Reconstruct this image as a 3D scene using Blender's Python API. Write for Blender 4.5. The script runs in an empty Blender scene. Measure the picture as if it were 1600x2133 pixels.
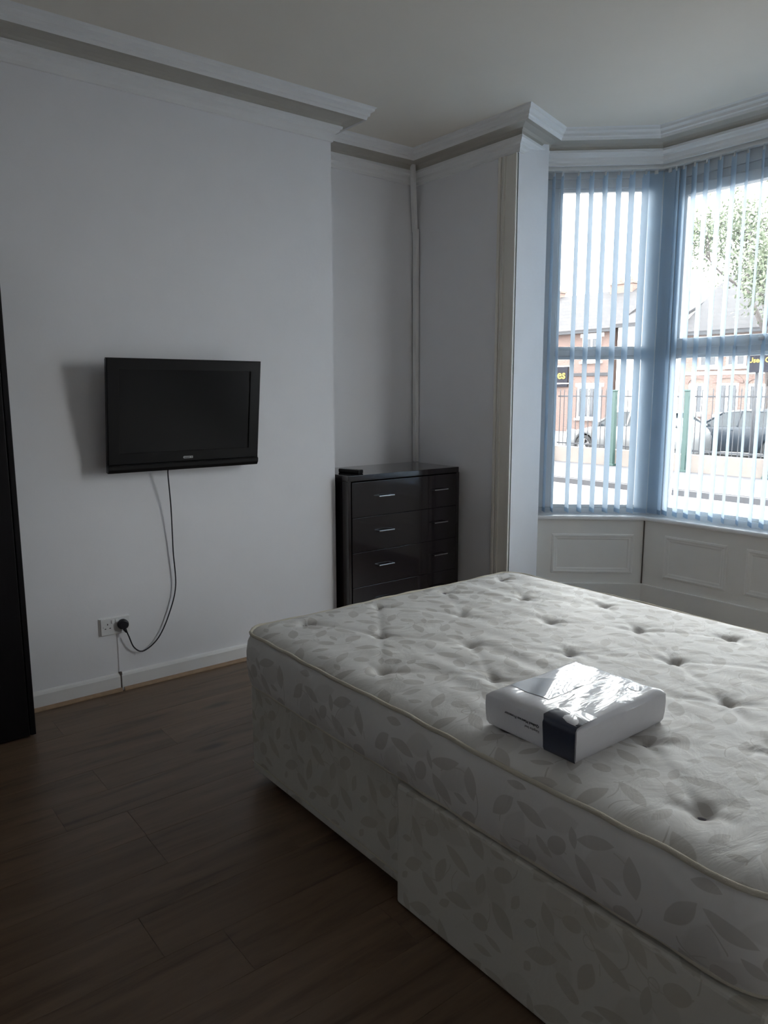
import bpy, bmesh, math, random
from mathutils import Vector, Matrix
random.seed(7)
SC = bpy.context.scene
COL = SC.collection
PI = math.pi

# ------------------------------------------------------------------ camera
cam_d = bpy.data.cameras.new('camera')
cam = bpy.data.objects.new('camera', cam_d)
COL.objects.link(cam)
CR = ((0.62006944, 0.78454348, -0.00232660), (0.12252280, -0.09976505, -0.98743865), (-0.77492067, 0.61199547, -0.15798573))
cam.matrix_world = Matrix(((CR[0][0], -CR[1][0], -CR[2][0], 3.6974),
                           (CR[0][1], -CR[1][1], -CR[2][1], 0.0),
                           (CR[0][2], -CR[1][2], -CR[2][2], 1.5),
                           (0, 0, 0, 1)))
cam_d.sensor_fit = 'HORIZONTAL'
cam_d.sensor_width = 36.0
cam_d.lens = 1560.0 * 36.0 / 1600.0
cam_d.clip_start = 0.05
cam_d.clip_end = 500
SC.camera = cam

# ------------------------------------------------------------------ sky, exposure
SKY = 1.0
w = bpy.data.worlds.new('overcast_sky'); SC.world = w
w.use_nodes = True
bg = w.node_tree.nodes['Background']
bg.inputs['Color'].default_value = (1.0, 0.985, 0.97, 1)
bg.inputs['Strength'].default_value = SKY
SC.view_settings.view_transform = 'Standard'
SC.view_settings.look = 'None'
SC.view_settings.gamma = 1.0
SC.view_settings.use_curve_mapping = False
SC.view_settings.exposure = 3.9
SC.cycles.max_bounces = 8
SC.cycles.diffuse_bounces = 5
SC.cycles.glossy_bounces = 3
SC.cycles.adaptive_threshold = 0.06
SC.cycles.transparent_max_bounces = 24
SC.cycles.caustics_reflective = False
SC.cycles.caustics_refractive = False

# ------------------------------------------------------------------ materials
def new_mat(name):
    m = bpy.data.materials.new(name); m.use_nodes = True
    nt = m.node_tree
    return m, nt, nt.nodes['Principled BSDF']

def N(nt, t, **kw):
    n = nt.nodes.new(t)
    for k, v in kw.items():
        setattr(n, k, v)
    return n

def mat(name, col, rough=0.6, metal=0.0, spec=0.5, noise=0.0, nscale=20.0, bump=0.0, bscale=60.0, coat=0.0, stretch=None):
    m, nt, p = new_mat(name)
    p.inputs['Base Color'].default_value = (*col, 1)
    p.inputs['Roughness'].default_value = rough
    p.inputs['Metallic'].default_value = metal
    p.inputs['Specular IOR Level'].default_value = spec
    p.inputs['Coat Weight'].default_value = coat
    if coat:
        p.inputs['Coat Roughness'].default_value = 0.05
    tc = N(nt, 'ShaderNodeTexCoord')
    src = tc.outputs['Object']
    if stretch:
        mp = N(nt, 'ShaderNodeMapping'); mp.inputs['Scale'].default_value = stretch
        nt.links.new(src, mp.inputs['Vector']); src = mp.outputs['Vector']
    if noise:
        nz = N(nt, 'ShaderNodeTexNoise'); nz.inputs['Scale'].default_value = nscale; nz.inputs['Detail'].default_value = 4
        nt.links.new(src, nz.inputs['Vector'])
        mx = N(nt, 'ShaderNodeMix', data_type='RGBA')
        mx.inputs['A'].default_value = (*[c * (1 - noise) for c in col], 1)
        mx.inputs['B'].default_value = (*[min(1, c * (1 + noise)) for c in col], 1)
        nt.links.new(nz.outputs['Fac'], mx.inputs['Factor'])
        nt.links.new(mx.outputs['Result'], p.inputs['Base Color'])
    if bump:
        nb = N(nt, 'ShaderNodeTexNoise'); nb.inputs['Scale'].default_value = bscale; nb.inputs['Detail'].default_value = 3
        nt.links.new(src, nb.inputs['Vector'])
        b = N(nt, 'ShaderNodeBump'); b.inputs['Strength'].default_value = bump; b.inputs['Distance'].default_value = 0.01
        nt.links.new(nb.outputs['Fac'], b.inputs['Height'])
        nt.links.new(b.outputs['Normal'], p.inputs['Normal'])
    return m

M_WALL = mat('wall_paint', (0.86, 0.855, 0.875), 0.75, noise=0.03, nscale=5, bump=0.05, bscale=35)
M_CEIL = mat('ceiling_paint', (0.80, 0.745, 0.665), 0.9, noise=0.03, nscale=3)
M_TRIM = mat('white_gloss_paint', (0.86, 0.85, 0.84), 0.35, noise=0.02, nscale=9)
M_CORN = mat('cornice_paint', (0.86, 0.855, 0.85), 0.6, noise=0.02, nscale=9)
M_RECESS = mat('cornice_hollow_beige', (0.50, 0.47, 0.42), 0.8, noise=0.06, nscale=9)  # beige, darker than the mouldings on either side
M_CREAM = mat('cream_gloss_paint', (0.82, 0.79, 0.73), 0.3, noise=0.03, nscale=7)
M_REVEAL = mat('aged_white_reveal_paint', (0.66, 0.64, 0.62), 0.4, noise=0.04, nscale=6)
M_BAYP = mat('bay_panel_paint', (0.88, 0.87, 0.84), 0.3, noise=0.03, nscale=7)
M_UPVC = mat('white_upvc', (0.82, 0.84, 0.86), 0.3)
M_BLACKP = mat('black_plastic', (0.006, 0.006, 0.007), 0.3, spec=0.3)
M_SCREEN = mat('dark_screen', (0.009, 0.009, 0.010), 0.2, spec=0.3)
M_GREYM = mat('grey_metal_badge', (0.45, 0.45, 0.45), 0.35, metal=0.6)
M_DARKWOOD = mat('dark_lacquered_wood', (0.014, 0.011, 0.014), 0.12, coat=0.5, noise=0.4, nscale=8, stretch=(1, 1, 12))
M_WARD = mat('dark_wardrobe_wood', (0.006, 0.005, 0.006), 0.5, spec=0.2, noise=0.5, nscale=6, stretch=(10, 10, 1))
M_CHROME = mat('chrome', (0.8, 0.82, 0.85), 0.12, metal=1.0)
M_SOCK = mat('white_socket_plastic', (0.80, 0.80, 0.80), 0.35)
M_HOLE = mat('dark_slot', (0.01, 0.01, 0.01), 0.8)
M_CABLE = mat('black_cable', (0.012, 0.011, 0.018), 0.5)
M_BEAD = mat('oak_bead', (0.36, 0.24, 0.15), 0.5, noise=0.3, nscale=30)
M_PIPING = mat('cream_piping_cloth', (0.62, 0.58, 0.48), 0.9, bump=0.3, bscale=400)
M_TUFT = mat('grey_tuft_yarn', (0.34, 0.32, 0.36), 0.9, bump=0.4, bscale=500)
M_GLIDE = mat('dark_glide', (0.02, 0.02, 0.02), 0.6)
M_PVCW = mat('white_plastic', (0.85, 0.85, 0.83), 0.4)

def plank_mat():
    m, nt, p = new_mat('brown_laminate')
    tc = N(nt, 'ShaderNodeTexCoord'); oi = N(nt, 'ShaderNodeObjectInfo')
    off = N(nt, 'ShaderNodeVectorMath', operation='SCALE'); off.inputs['Scale'].default_value = 31.0
    cb = N(nt, 'ShaderNodeCombineXYZ')
    nt.links.new(oi.outputs['Random'], cb.inputs['X']); nt.links.new(oi.outputs['Random'], cb.inputs['Y'])
    nt.links.new(cb.outputs['Vector'], off.inputs[0])
    add = N(nt, 'ShaderNodeVectorMath', operation='ADD')
    nt.links.new(tc.outputs['Object'], add.inputs[0]); nt.links.new(off.outputs['Vector'], add.inputs[1])
    mp = N(nt, 'ShaderNodeMapping'); mp.inputs['Scale'].default_value = (9, 0.9, 1)
    nt.links.new(add.outputs['Vector'], mp.inputs['Vector'])
    n1 = N(nt, 'ShaderNodeTexNoise'); n1.inputs['Scale'].default_value = 1.6; n1.inputs['Detail'].default_value = 7; n1.inputs['Roughness'].default_value = 0.62
    n1.inputs['Distortion'].default_value = 0.6
    nt.links.new(mp.outputs['Vector'], n1.inputs['Vector'])
    cr = N(nt, 'ShaderNodeValToRGB')
    e = cr.color_ramp.elements
    e[0].position = 0.28; e[0].color = (0.072, 0.042, 0.026, 1)
    e[1].position = 0.72; e[1].color = (0.21, 0.14, 0.09, 1)
    x = cr.color_ramp.elements.new(0.45); x.color = (0.15, 0.096, 0.060, 1)
    nt.links.new(n1.outputs['Fac'], cr.inputs['Fac'])
    # knots
    mp2 = N(nt, 'ShaderNodeMapping'); mp2.inputs['Scale'].default_value = (5.5, 1.7, 1)
    nt.links.new(add.outputs['Vector'], mp2.inputs['Vector'])
    vo = N(nt, 'ShaderNodeTexVoronoi'); vo.inputs['Scale'].default_value = 0.9
    nt.links.new(mp2.outputs['Vector'], vo.inputs['Vector'])
    mr = N(nt, 'ShaderNodeMapRange'); mr.inputs['From Min'].default_value = 0.05; mr.inputs['From Max'].default_value = 0.16
    mr.inputs['To Min'].default_value = 0.45; mr.inputs['To Max'].default_value = 1.0
    nt.links.new(vo.outputs['Distance'], mr.inputs['Value'])
    tint = N(nt, 'ShaderNodeMapRange'); tint.inputs['To Min'].default_value = 0.92; tint.inputs['To Max'].default_value = 1.08
    nt.links.new(oi.outputs['Random'], tint.inputs['Value'])
    mu = N(nt, 'ShaderNodeMath', operation='MULTIPLY')
    nt.links.new(mr.outputs['Result'], mu.inputs[0]); nt.links.new(tint.outputs['Result'], mu.inputs[1])
    sc = N(nt, 'ShaderNodeVectorMath', operation='SCALE')
    nt.links.new(cr.outputs['Color'], sc.inputs[0]); nt.links.new(mu.outputs['Value'], sc.inputs['Scale'])
    nt.links.new(sc.outputs['Vector'], p.inputs['Base Color'])
    p.inputs['Roughness'].default_value = 0.36
    p.inputs['Specular IOR Level'].default_value = 0.5
    b = N(nt, 'ShaderNodeBump'); b.inputs['Strength'].default_value = 0.06; b.inputs['Distance'].default_value = 0.002
    nt.links.new(n1.outputs['Fac'], b.inputs['Height']); nt.links.new(b.outputs['Normal'], p.inputs['Normal'])
    return m
M_PLANK = plank_mat()

def leaf_fabric(name, base, leaf, tw=0.47, th=0.40):
    """printed ticking: a repeating spray of leaves and curling stems, laid out in metres on the UV map"""
    m, nt, p = new_mat(name)
    L = nt.links.new
    uv = N(nt, 'ShaderNodeUVMap')
    sep = N(nt, 'ShaderNodeSeparateXYZ'); L(uv.outputs['UV'], sep.inputs[0])
    def math_(op, a, b=None, c=None):
        n = N(nt, 'ShaderNodeMath', operation=op)
        for i, v in enumerate((a, b, c)):
            if v is None: continue
            if isinstance(v, (int, float)): n.inputs[i].default_value = v
            else: L(v, n.inputs[i])
        return n.outputs[0]
    row = math_('FLOOR', math_('DIVIDE', sep.outputs['Y'], th))
    odd = math_('MODULO', math_('ABSOLUTE', row), 2.0)
    ux = math_('ADD', sep.outputs['X'], math_('MULTIPLY', odd, tw * 0.5))
    fx = math_('MULTIPLY', math_('FRACT', math_('DIVIDE', ux, tw)), tw)
    fy = math_('MULTIPLY', math_('FRACT', math_('DIVIDE', sep.outputs['Y'], th)), th)
    # a little wobble so the print is not mechanical
    cb = N(nt, 'ShaderNodeCombineXYZ'); L(fx, cb.inputs[0]); L(fy, cb.inputs[1])
    wob = N(nt, 'ShaderNodeTexNoise'); wob.inputs['Scale'].default_value = 5.0; L(uv.outputs['UV'], wob.inputs['Vector'])
    wsc = N(nt, 'ShaderNodeVectorMath', operation='MULTIPLY_ADD'); L(wob.outputs['Color'], wsc.inputs[0]); wsc.inputs[1].default_value = (0.05, 0.05, 0); wsc.inputs[2].default_value = (-0.025, -0.025, 0)
    wad = N(nt, 'ShaderNodeVectorMath', operation='ADD'); L(cb.outputs['Vector'], wad.inputs[0]); L(wsc.outputs['Vector'], wad.inputs[1])
    P = wad.outputs['Vector']
    leaves = [  # x, y, angle, half length, half width, round
        (0.060, 0.075, 25, 0.050, 0.021, 0), (0.135, 0.045, -30, 0.036, 0.020, 1), (0.180, 0.110, 70, 0.046, 0.020, 0),
        (0.255, 0.060, 10, 0.052, 0.018, 0), (0.335, 0.050, 50, 0.030, 0.022, 1), (0.410, 0.095, -40, 0.048, 0.022, 0),
        (0.075, 0.185, -60, 0.044, 0.019, 0), (0.140, 0.215, 20, 0.028, 0.021, 1), (0.245, 0.175, -25, 0.050, 0.020, 0),
        (0.330, 0.155, 80, 0.036, 0.017, 0), (0.400, 0.215, 35, 0.032, 0.022, 1), (0.060, 0.300, 45, 0.050, 0.020, 0),
        (0.150, 0.320, -15, 0.046, 0.018, 0), (0.225, 0.285, 60, 0.030, 0.022, 1), (0.305, 0.260, -50, 0.046, 0.020, 0),
        (0.325, 0.345, 15, 0.052, 0.018, 0), (0.420, 0.315, -75, 0.044, 0.021, 0),
        (0.020, 0.020, 60, 0.020, 0.010, 0), (0.200, 0.020, 35, 0.034, 0.012, 0), (0.375, 0.015, -20, 0.030, 0.011, 0), (0.025, 0.140, 20, 0.024, 0.011, 0),
        (0.120, 0.130, -10, 0.026, 0.010, 0), (0.190, 0.260, -40, 0.030, 0.011, 0), (0.100, 0.375, 5, 0.032, 0.011, 0), (0.265, 0.330, -70, 0.028, 0.012, 0), (0.375, 0.265, -10, 0.026, 0.010, 0), (0.445, 0.165, 70, 0.030, 0.012, 0)]
    best = None
    for (x, y, a, hl, hw, rd) in leaves:
        s = N(nt, 'ShaderNodeVectorMath', operation='SUBTRACT'); L(P, s.inputs[0]); s.inputs[1].default_value = (x, y, 0)
        ca, sa = math.cos(math.radians(a)), math.sin(math.radians(a))
        d1 = N(nt, 'ShaderNodeVectorMath', operation='DOT_PRODUCT'); L(s.outputs[0], d1.inputs[0]); d1.inputs[1].default_value = (ca / hl, sa / hl, 0)
        d2 = N(nt, 'ShaderNodeVectorMath', operation='DOT_PRODUCT'); L(s.outputs[0], d2.inputs[0]); d2.inputs[1].default_value = (-sa / hw, ca / hw, 0)
        bb = math_('MULTIPLY', d2.outputs['Value'], d2.outputs['Value']) if rd else math_('ABSOLUTE', d2.outputs['Value'])
        v = math_('MULTIPLY_ADD', d1.outputs['Value'], d1.outputs['Value'], bb)
        best = v if best is None else math_('MINIMUM', best, v)
    mr = N(nt, 'ShaderNodeMapRange'); mr.inputs['From Min'].default_value = 0.92; mr.inputs['From Max'].default_value = 1.04
    mr.inputs['To Min'].default_value = 1; mr.inputs['To Max'].default_value = 0
    L(best, mr.inputs['Value'])
    pale = None
    for (x, y, a, hl, hw) in ((0.10, 0.11, -50, 0.075, 0.036), (0.30, 0.11, 40, 0.070, 0.034), (0.20, 0.24, -5, 0.080, 0.034), (0.38, 0.16, -60, 0.066, 0.034), (0.10, 0.25, 70, 0.070, 0.036), (0.36, 0.31, 30, 0.074, 0.036), (0.22, 0.35, 20, 0.060, 0.030)):
        s = N(nt, 'ShaderNodeVectorMath', operation='SUBTRACT'); L(P, s.inputs[0]); s.inputs[1].default_value = (x, y, 0)
        ca, sa = math.cos(math.radians(a)), math.sin(math.radians(a))
        d1 = N(nt, 'ShaderNodeVectorMath', operation='DOT_PRODUCT'); L(s.outputs[0], d1.inputs[0]); d1.inputs[1].default_value = (ca / hl, sa / hl, 0)
        d2 = N(nt, 'ShaderNodeVectorMath', operation='DOT_PRODUCT'); L(s.outputs[0], d2.inputs[0]); d2.inputs[1].default_value = (-sa / hw, ca / hw, 0)
        v = math_('MULTIPLY_ADD', d1.outputs['Value'], d1.outputs['Value'], math_('ABSOLUTE', d2.outputs['Value']))
        pale = v if pale is None else math_('MINIMUM', pale, v)
    mrp = N(nt, 'ShaderNodeMapRange'); mrp.inputs['From Min'].default_value = 0.85; mrp.inputs['From Max'].default_value = 1.05
    mrp.inputs['To Min'].default_value = 0.38; mrp.inputs['To Max'].default_value = 0
    L(pale, mrp.inputs['Value'])
    stem = None
    for (x, y, r) in ((0.13, 0.15, 0.085), (0.30, 0.10, 0.07), (0.24, 0.23, 0.05), (0.37, 0.27, 0.075), (0.10, 0.26, 0.05), (0.19, 0.20, 0.017), (0.35, 0.20, 0.014)):
        s = N(nt, 'ShaderNodeVectorMath', operation='DISTANCE'); L(P, s.inputs[0]); s.inputs[1].default_value = (x, y, 0)
        d = math_('ABSOLUTE', math_('SUBTRACT', s.outputs['Value'], r))
        stem = d if stem is None else math_('MINIMUM', stem, d)
    nz = N(nt, 'ShaderNodeTexNoise'); nz.inputs['Scale'].default_value = 9.0; L(uv.outputs['UV'], nz.inputs['Vector'])
    gate = math_('GREATER_THAN', nz.outputs['Fac'], 0.5)
    sm = math_('MULTIPLY', math_('LESS_THAN', stem, 0.0016), gate)
    fac = math_('MAXIMUM', math_('MAXIMUM', mr.outputs['Result'], mrp.outputs['Result']), math_('MULTIPLY', sm, 0.9))
    n2 = N(nt, 'ShaderNodeTexNoise'); n2.inputs['Scale'].default_value = 14; L(uv.outputs['UV'], n2.inputs['Vector'])
    fac = math_('MULTIPLY', fac, math_('ADD', 0.55, math_('MULTIPLY', n2.outputs['Fac'], 0.6)))
    mx = N(nt, 'ShaderNodeMix', data_type='RGBA')
    mx.inputs['A'].default_value = (*base, 1); mx.inputs['B'].default_value = (*leaf, 1)
    L(fac, mx.inputs['Factor'])
    # faint wear
    n3 = N(nt, 'ShaderNodeTexNoise'); n3.inputs['Scale'].default_value = 3; n3.inputs['Detail'].default_value = 5; L(uv.outputs['UV'], n3.inputs['Vector'])
    m3 = N(nt, 'ShaderNodeMapRange'); m3.inputs['To Min'].default_value = 0.90; m3.inputs['To Max'].default_value = 1.06; L(n3.outputs['Fac'], m3.inputs['Value'])
    sc = N(nt, 'ShaderNodeVectorMath', operation='SCALE'); L(mx.outputs['Result'], sc.inputs[0]); L(m3.outputs['Result'], sc.inputs['Scale'])
    L(sc.outputs['Vector'], p.inputs['Base Color'])
    p.inputs['Roughness'].default_value = 0.55
    p.inputs['Specular IOR Level'].default_value = 0.3
    nb = N(nt, 'ShaderNodeTexNoise'); nb.inputs['Scale'].default_value = 1.0; nb.inputs['Detail'].default_value = 5; nb.inputs['Distortion'].default_value = 0.8
    mpb = N(nt, 'ShaderNodeMapping'); mpb.inputs['Scale'].default_value = (16, 7, 1); mpb.inputs['Rotation'].default_value = (0, 0, 0.5); L(uv.outputs['UV'], mpb.inputs['Vector']); L(mpb.outputs['Vector'], nb.inputs['Vector'])
    b = N(nt, 'ShaderNodeBump'); b.inputs['Strength'].default_value = 0.5; b.inputs['Distance'].default_value = 0.012
    L(nb.outputs['Fac'], b.inputs['Height']); L(b.outputs['Normal'], p.inputs['Normal'])
    return m
M_TICK = leaf_fabric('leaf_print_ticking', (0.77, 0.755, 0.73), (0.56, 0.535, 0.50))
M_TICK2 = leaf_fabric('leaf_print_base_cloth', (0.66, 0.64, 0.58), (0.53, 0.50, 0.43))

def slat_mat():
    m, nt, p = new_mat('pale_blue_blind_fabric')
    out = nt.nodes['Material Output']
    p.inputs['Base Color'].default_value = (0.58, 0.69, 0.79, 1); p.inputs['Roughness'].default_value = 0.8
    tr = N(nt, 'ShaderNodeBsdfTranslucent'); tr.inputs['Color'].default_value = (0.70, 0.82, 0.94, 1)
    wv = N(nt, 'ShaderNodeTexNoise'); wv.inputs['Scale'].default_value = 40
    tc = N(nt, 'ShaderNodeTexCoord'); nt.links.new(tc.outputs['Object'], wv.inputs['Vector'])
    mr = N(nt, 'ShaderNodeMapRange'); mr.inputs['To Min'].default_value = 0.42; mr.inputs['To Max'].default_value = 0.52
    nt.links.new(wv.outputs['Fac'], mr.inputs['Value'])
    mx = N(nt, 'ShaderNodeMixShader')
    nt.links.new(mr.outputs['Result'], mx.inputs['Fac'])
    nt.links.new(p.outputs['BSDF'], mx.inputs[1]); nt.links.new(tr.outputs['BSDF'], mx.inputs[2])
    nt.links.new(mx.outputs['Shader'], out.inputs['Surface'])
    return m
M_SLAT = slat_mat()

def glass_mat(name, tint=(0.96, 0.98, 0.98)):
    m, nt, p = new_mat(name)
    nt.nodes.remove(p)
    out = nt.nodes['Material Output']
    t = N(nt, 'ShaderNodeBsdfTransparent'); t.inputs['Color'].default_value = (*tint, 1)
    g = N(nt, 'ShaderNodeBsdfGlossy'); g.inputs['Roughness'].default_value = 0.02
    fr = N(nt, 'ShaderNodeFresnel'); fr.inputs['IOR'].default_value = 1.45
    mx = N(nt, 'ShaderNodeMixShader')
    nt.links.new(fr.outputs['Fac'], mx.inputs['Fac']); nt.links.new(t.outputs[0], mx.inputs[1]); nt.links.new(g.outputs[0], mx.inputs[2])
    nt.links.new(mx.outputs[0], out.inputs['Surface'])
    return m
M_GLASS = glass_mat('window_glass')

def brick_mat(name, c1, c2, mortar, scale=1.0, bw=0.22, rh=0.075, axis='front'):
    m, nt, p = new_mat(name)
    tc = N(nt, 'ShaderNodeTexCoord'); sp = N(nt, 'ShaderNodeSeparateXYZ'); nt.links.new(tc.outputs['Object'], sp.inputs[0])
    ad = N(nt, 'ShaderNodeMath', operation='ADD'); nt.links.new(sp.outputs['X'], ad.inputs[0]); nt.links.new(sp.outputs['Y'], ad.inputs[1])
    cb = N(nt, 'ShaderNodeCombineXYZ'); nt.links.new(ad.outputs[0], cb.inputs['X']); nt.links.new(sp.outputs['Z'], cb.inputs['Y'])
    br = N(nt, 'ShaderNodeTexBrick'); nt.links.new(cb.outputs[0], br.inputs['Vector'])
    br.inputs['Color1'].default_value = (*c1, 1); br.inputs['Color2'].default_value = (*c2, 1); br.inputs['Mortar'].default_value = (*mortar, 1)
    br.inputs['Scale'].default_value = scale; br.inputs['Brick Width'].default_value = bw; br.inputs['Row Height'].default_value = rh; br.inputs['Mortar Size'].default_value = 0.008
    nt.links.new(br.outputs['Color'], p.inputs['Base Color']); p.inputs['Roughness'].default_value = 0.9
    return m
M_BRICK = brick_mat('red_brick', (0.125, 0.076, 0.066), (0.100, 0.064, 0.056), (0.15, 0.13, 0.12))
M_BRICK2 = brick_mat('orange_brick', (0.145, 0.098, 0.082), (0.120, 0.082, 0.070), (0.16, 0.14, 0.13))
M_SLATE = brick_mat('grey_roof_tiles', (0.044, 0.043, 0.047), (0.036, 0.035, 0.039), (0.014, 0.014, 0.016), bw=0.35, rh=0.22)
M_RENDER = mat('white_render', (0.8, 0.8, 0.78), 0.9, noise=0.03, nscale=2)
M_WHITEW = mat('white_window_frame', (0.8, 0.8, 0.8), 0.5)
M_HGLASS = mat('dark_house_glass', (0.02, 0.025, 0.035), 0.1)
M_ASPH = mat('grey_asphalt', (0.16, 0.16, 0.165), 0.9, noise=0.12, nscale=4)
M_PAVE = mat('grey_paving', (0.055, 0.055, 0.062), 0.9, noise=0.1, nscale=3)
M_KERB = mat('shade_toned_kerb_stone', (0.035, 0.035, 0.04), 0.9, noise=0.2, nscale=6)  # shade on the kerb face is put into this darker stone colour
M_LOWW = mat('pale_stone_wall', (0.14, 0.122, 0.112), 0.9, noise=0.25, nscale=2.5)
M_IRON = mat('dark_iron', (0.018, 0.02, 0.026), 0.6)
M_GREEN = mat('green_painted_steel', (0.014, 0.040, 0.036), 0.5)
M_LEAF = mat('green_leaves', (0.095, 0.115, 0.075), 0.7, noise=0.3, nscale=3)
M_BARK = mat('grey_bark', (0.045, 0.038, 0.036), 0.9, noise=0.3, nscale=6)
M_SIGN = mat('black_sign_face', (0.010, 0.010, 0.016), 0.7, spec=0.2)
M_YELL = mat('yellow_lettering', (0.30, 0.20, 0.015), 0.5)
M_TYRE = mat('black_tyre', (0.012, 0.012, 0.013), 0.8)
M_RIM = mat('silver_alloy', (0.7, 0.7, 0.72), 0.3, metal=0.6)
M_CGLASS = mat('tinted_car_glass', (0.02, 0.026, 0.032), 0.15, spec=0.3)
M_CSILV = mat('silver_car_paint', (0.15, 0.155, 0.16), 0.4, metal=0.2, coat=0.2)
M_CDARK = mat('dark_blue_car_paint', (0.012, 0.018, 0.027), 0.45, spec=0.3, coat=0.1)
M_CWHITE = mat('white_car_paint', (0.75, 0.76, 0.77), 0.3, coat=0.5)
M_LAMPG = mat('headlamp_lens', (0.6, 0.62, 0.65), 0.15)
M_PLATE = mat('white_number_plate', (0.8, 0.8, 0.78), 0.5)
M_SKIRTGAP = mat('dark_timber_gap', (0.12, 0.10, 0.09), 0.8)

# ------------------------------------------------------------------ builders
def setp(o, label=None, cat=None, group=None, kind=None):
    if label: o['label'] = label
    if cat: o['category'] = cat
    if group: o['group'] = group
    if kind: o['kind'] = kind
    return o

def root(name, loc, label=None, cat=None, group=None, kind=None, rotz=0.0):
    o = bpy.data.objects.new(name, None); COL.objects.link(o)
    o.location = loc; o.rotation_euler = (0, 0, rotz)
    o.empty_display_size = 0.1
    return setp(o, label, cat, group, kind)

def obj(name, bm, m, parent=None, smooth=False, label=None, kind=None, local=False, recalc=True):
    """link a bmesh; when parent is given and local is False the mesh is in world space and is moved into the parent's frame"""
    if recalc:
        bmesh.ops.recalc_face_normals(bm, faces=bm.faces[:])
    me = bpy.data.meshes.new(name)
    if parent is not None and not local:
        mw = Matrix.Identity(4)
        chain = []
        q = parent
        while q is not None:
            chain.append(q); q = q.parent
        for q in reversed(chain):
            mw = mw @ (Matrix.Translation(q.location) @ Matrix.Rotation(q.rotation_euler.z, 4, 'Z'))
        bm.transform(mw.inverted())
    bm.to_mesh(me); bm.free()
    if smooth:
        for p in me.polygons: p.use_smooth = True
    me.materials.append(m)
    o = bpy.data.objects.new(name, me); COL.objects.link(o)
    if parent is not None: o.parent = parent
    if label: o['label'] = label
    if kind: o['kind'] = kind
    return o

def again(src, parent=None, loc=None, rotz=None):
    c = src.copy(); COL.objects.link(c)
    if parent is not None: c.parent = parent
    if loc is not None: c.location = loc
    if rotz is not None: c.rotation_euler = (0, 0, rotz)
    return c

def B(): return bmesh.new()

def box(bm, a, b, bev=0.0, seg=2):
    x0, y0, z0 = a; x1, y1, z1 = b
    vs = [bm.verts.new(p) for p in ((x0, y0, z0), (x1, y0, z0), (x1, y1, z0), (x0, y1, z0), (x0, y0, z1), (x1, y0, z1), (x1, y1, z1), (x0, y1, z1))]
    fs = [bm.faces.new([vs[i] for i in f]) for f in ((0, 3, 2, 1), (4, 5, 6, 7), (0, 1, 5, 4), (1, 2, 6, 5), (2, 3, 7, 6), (3, 0, 4, 7))]
    if bev > 0:
        es = list({e for f in fs for e in f.edges})
        bmesh.ops.bevel(bm, geom=es, offset=bev, segments=seg, affect='EDGES', profile=0.5)
    return bm

def boxm(a, b, bev=0.0, seg=2): return box(B(), a, b, bev, seg)

def obox(bm, o, ux, uy, a, b, bev=0.0):
    """box in a rotated plan frame: origin o (x,y), unit axes ux, uy"""
    t = B(); box(t, a, b, bev)
    for v in t.verts:
        x, y, z = v.co
        v.co = (o[0] + ux[0] * x + uy[0] * y, o[1] + ux[1] * x + uy[1] * y, z)
    join(bm, t); return bm

def join(bm, t):
    me = bpy.data.meshes.new('tmp'); t.to_mesh(me); t.free(); bm.from_mesh(me); bpy.data.meshes.remove(me)

def prism(bm, pts, z0, z1):
    n = len(pts)
    lo = [bm.verts.new((x, y, z0)) for x, y in pts]; hi = [bm.verts.new((x, y, z1)) for x, y in pts]
    bm.faces.new(lo[::-1]); bm.faces.new(hi)
    for i in range(n):
        j = (i + 1) % n
        bm.faces.new((lo[i], lo[j], hi[j], hi[i]))
    return bm

def tube(bm, pts, r, n=8, closed=False, caps=True, radii=None):
    pts = [Vector(p) for p in pts]; rings = []; k = len(pts)
    up = None
    for i in range(k):
        if closed: d = (pts[(i + 1) % k] - pts[i - 1]).normalized()
        else: d = (pts[min(i + 1, k - 1)] - pts[max(i - 1, 0)]).normalized()
        if up is None:
            up = d.orthogonal().normalized()
        up = (up - d * up.dot(d))
        if up.length < 1e-6: up = d.orthogonal()
        up.normalize(); s = d.cross(up)
        rr = radii[i] if radii else r
        rings.append([bm.verts.new(pts[i] + (up * math.cos(2 * PI * q / n) + s * math.sin(2 * PI * q / n)) * rr) for q in range(n)])
    rng = range(k) if closed else range(k - 1)
    for i in rng:
        A, C = rings[i], rings[(i + 1) % k]
        best = 0
        if closed and i == k - 1:
            best = min(range(n), key=lambda s: (A[0].co - C[s].co).length)
        for q in range(n):
            bm.faces.new((A[q], A[(q + 1) % n], C[(q + 1 + best) % n], C[(q + best) % n]))
    if caps and not closed:
        bm.faces.new(rings[0][::-1]); bm.faces.new(rings[-1])
    return bm

def smooth_path(pts, sub=6):
    P = [Vector(p) for p in pts]; out = []
    for i in range(len(P) - 1):
        p0 = P[max(i - 1, 0)]; p1 = P[i]; p2 = P[i + 1]; p3 = P[min(i + 2, len(P) - 1)]
        for s in range(sub):
            t = s / sub
            out.append(0.5 * ((2 * p1) + (p2 - p0) * t + (2 * p0 - 5 * p1 + 4 * p2 - p3) * t * t + (3 * p1 - p0 - 3 * p2 + p3) * t ** 3))
    out.append(P[-1]); return out

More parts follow.
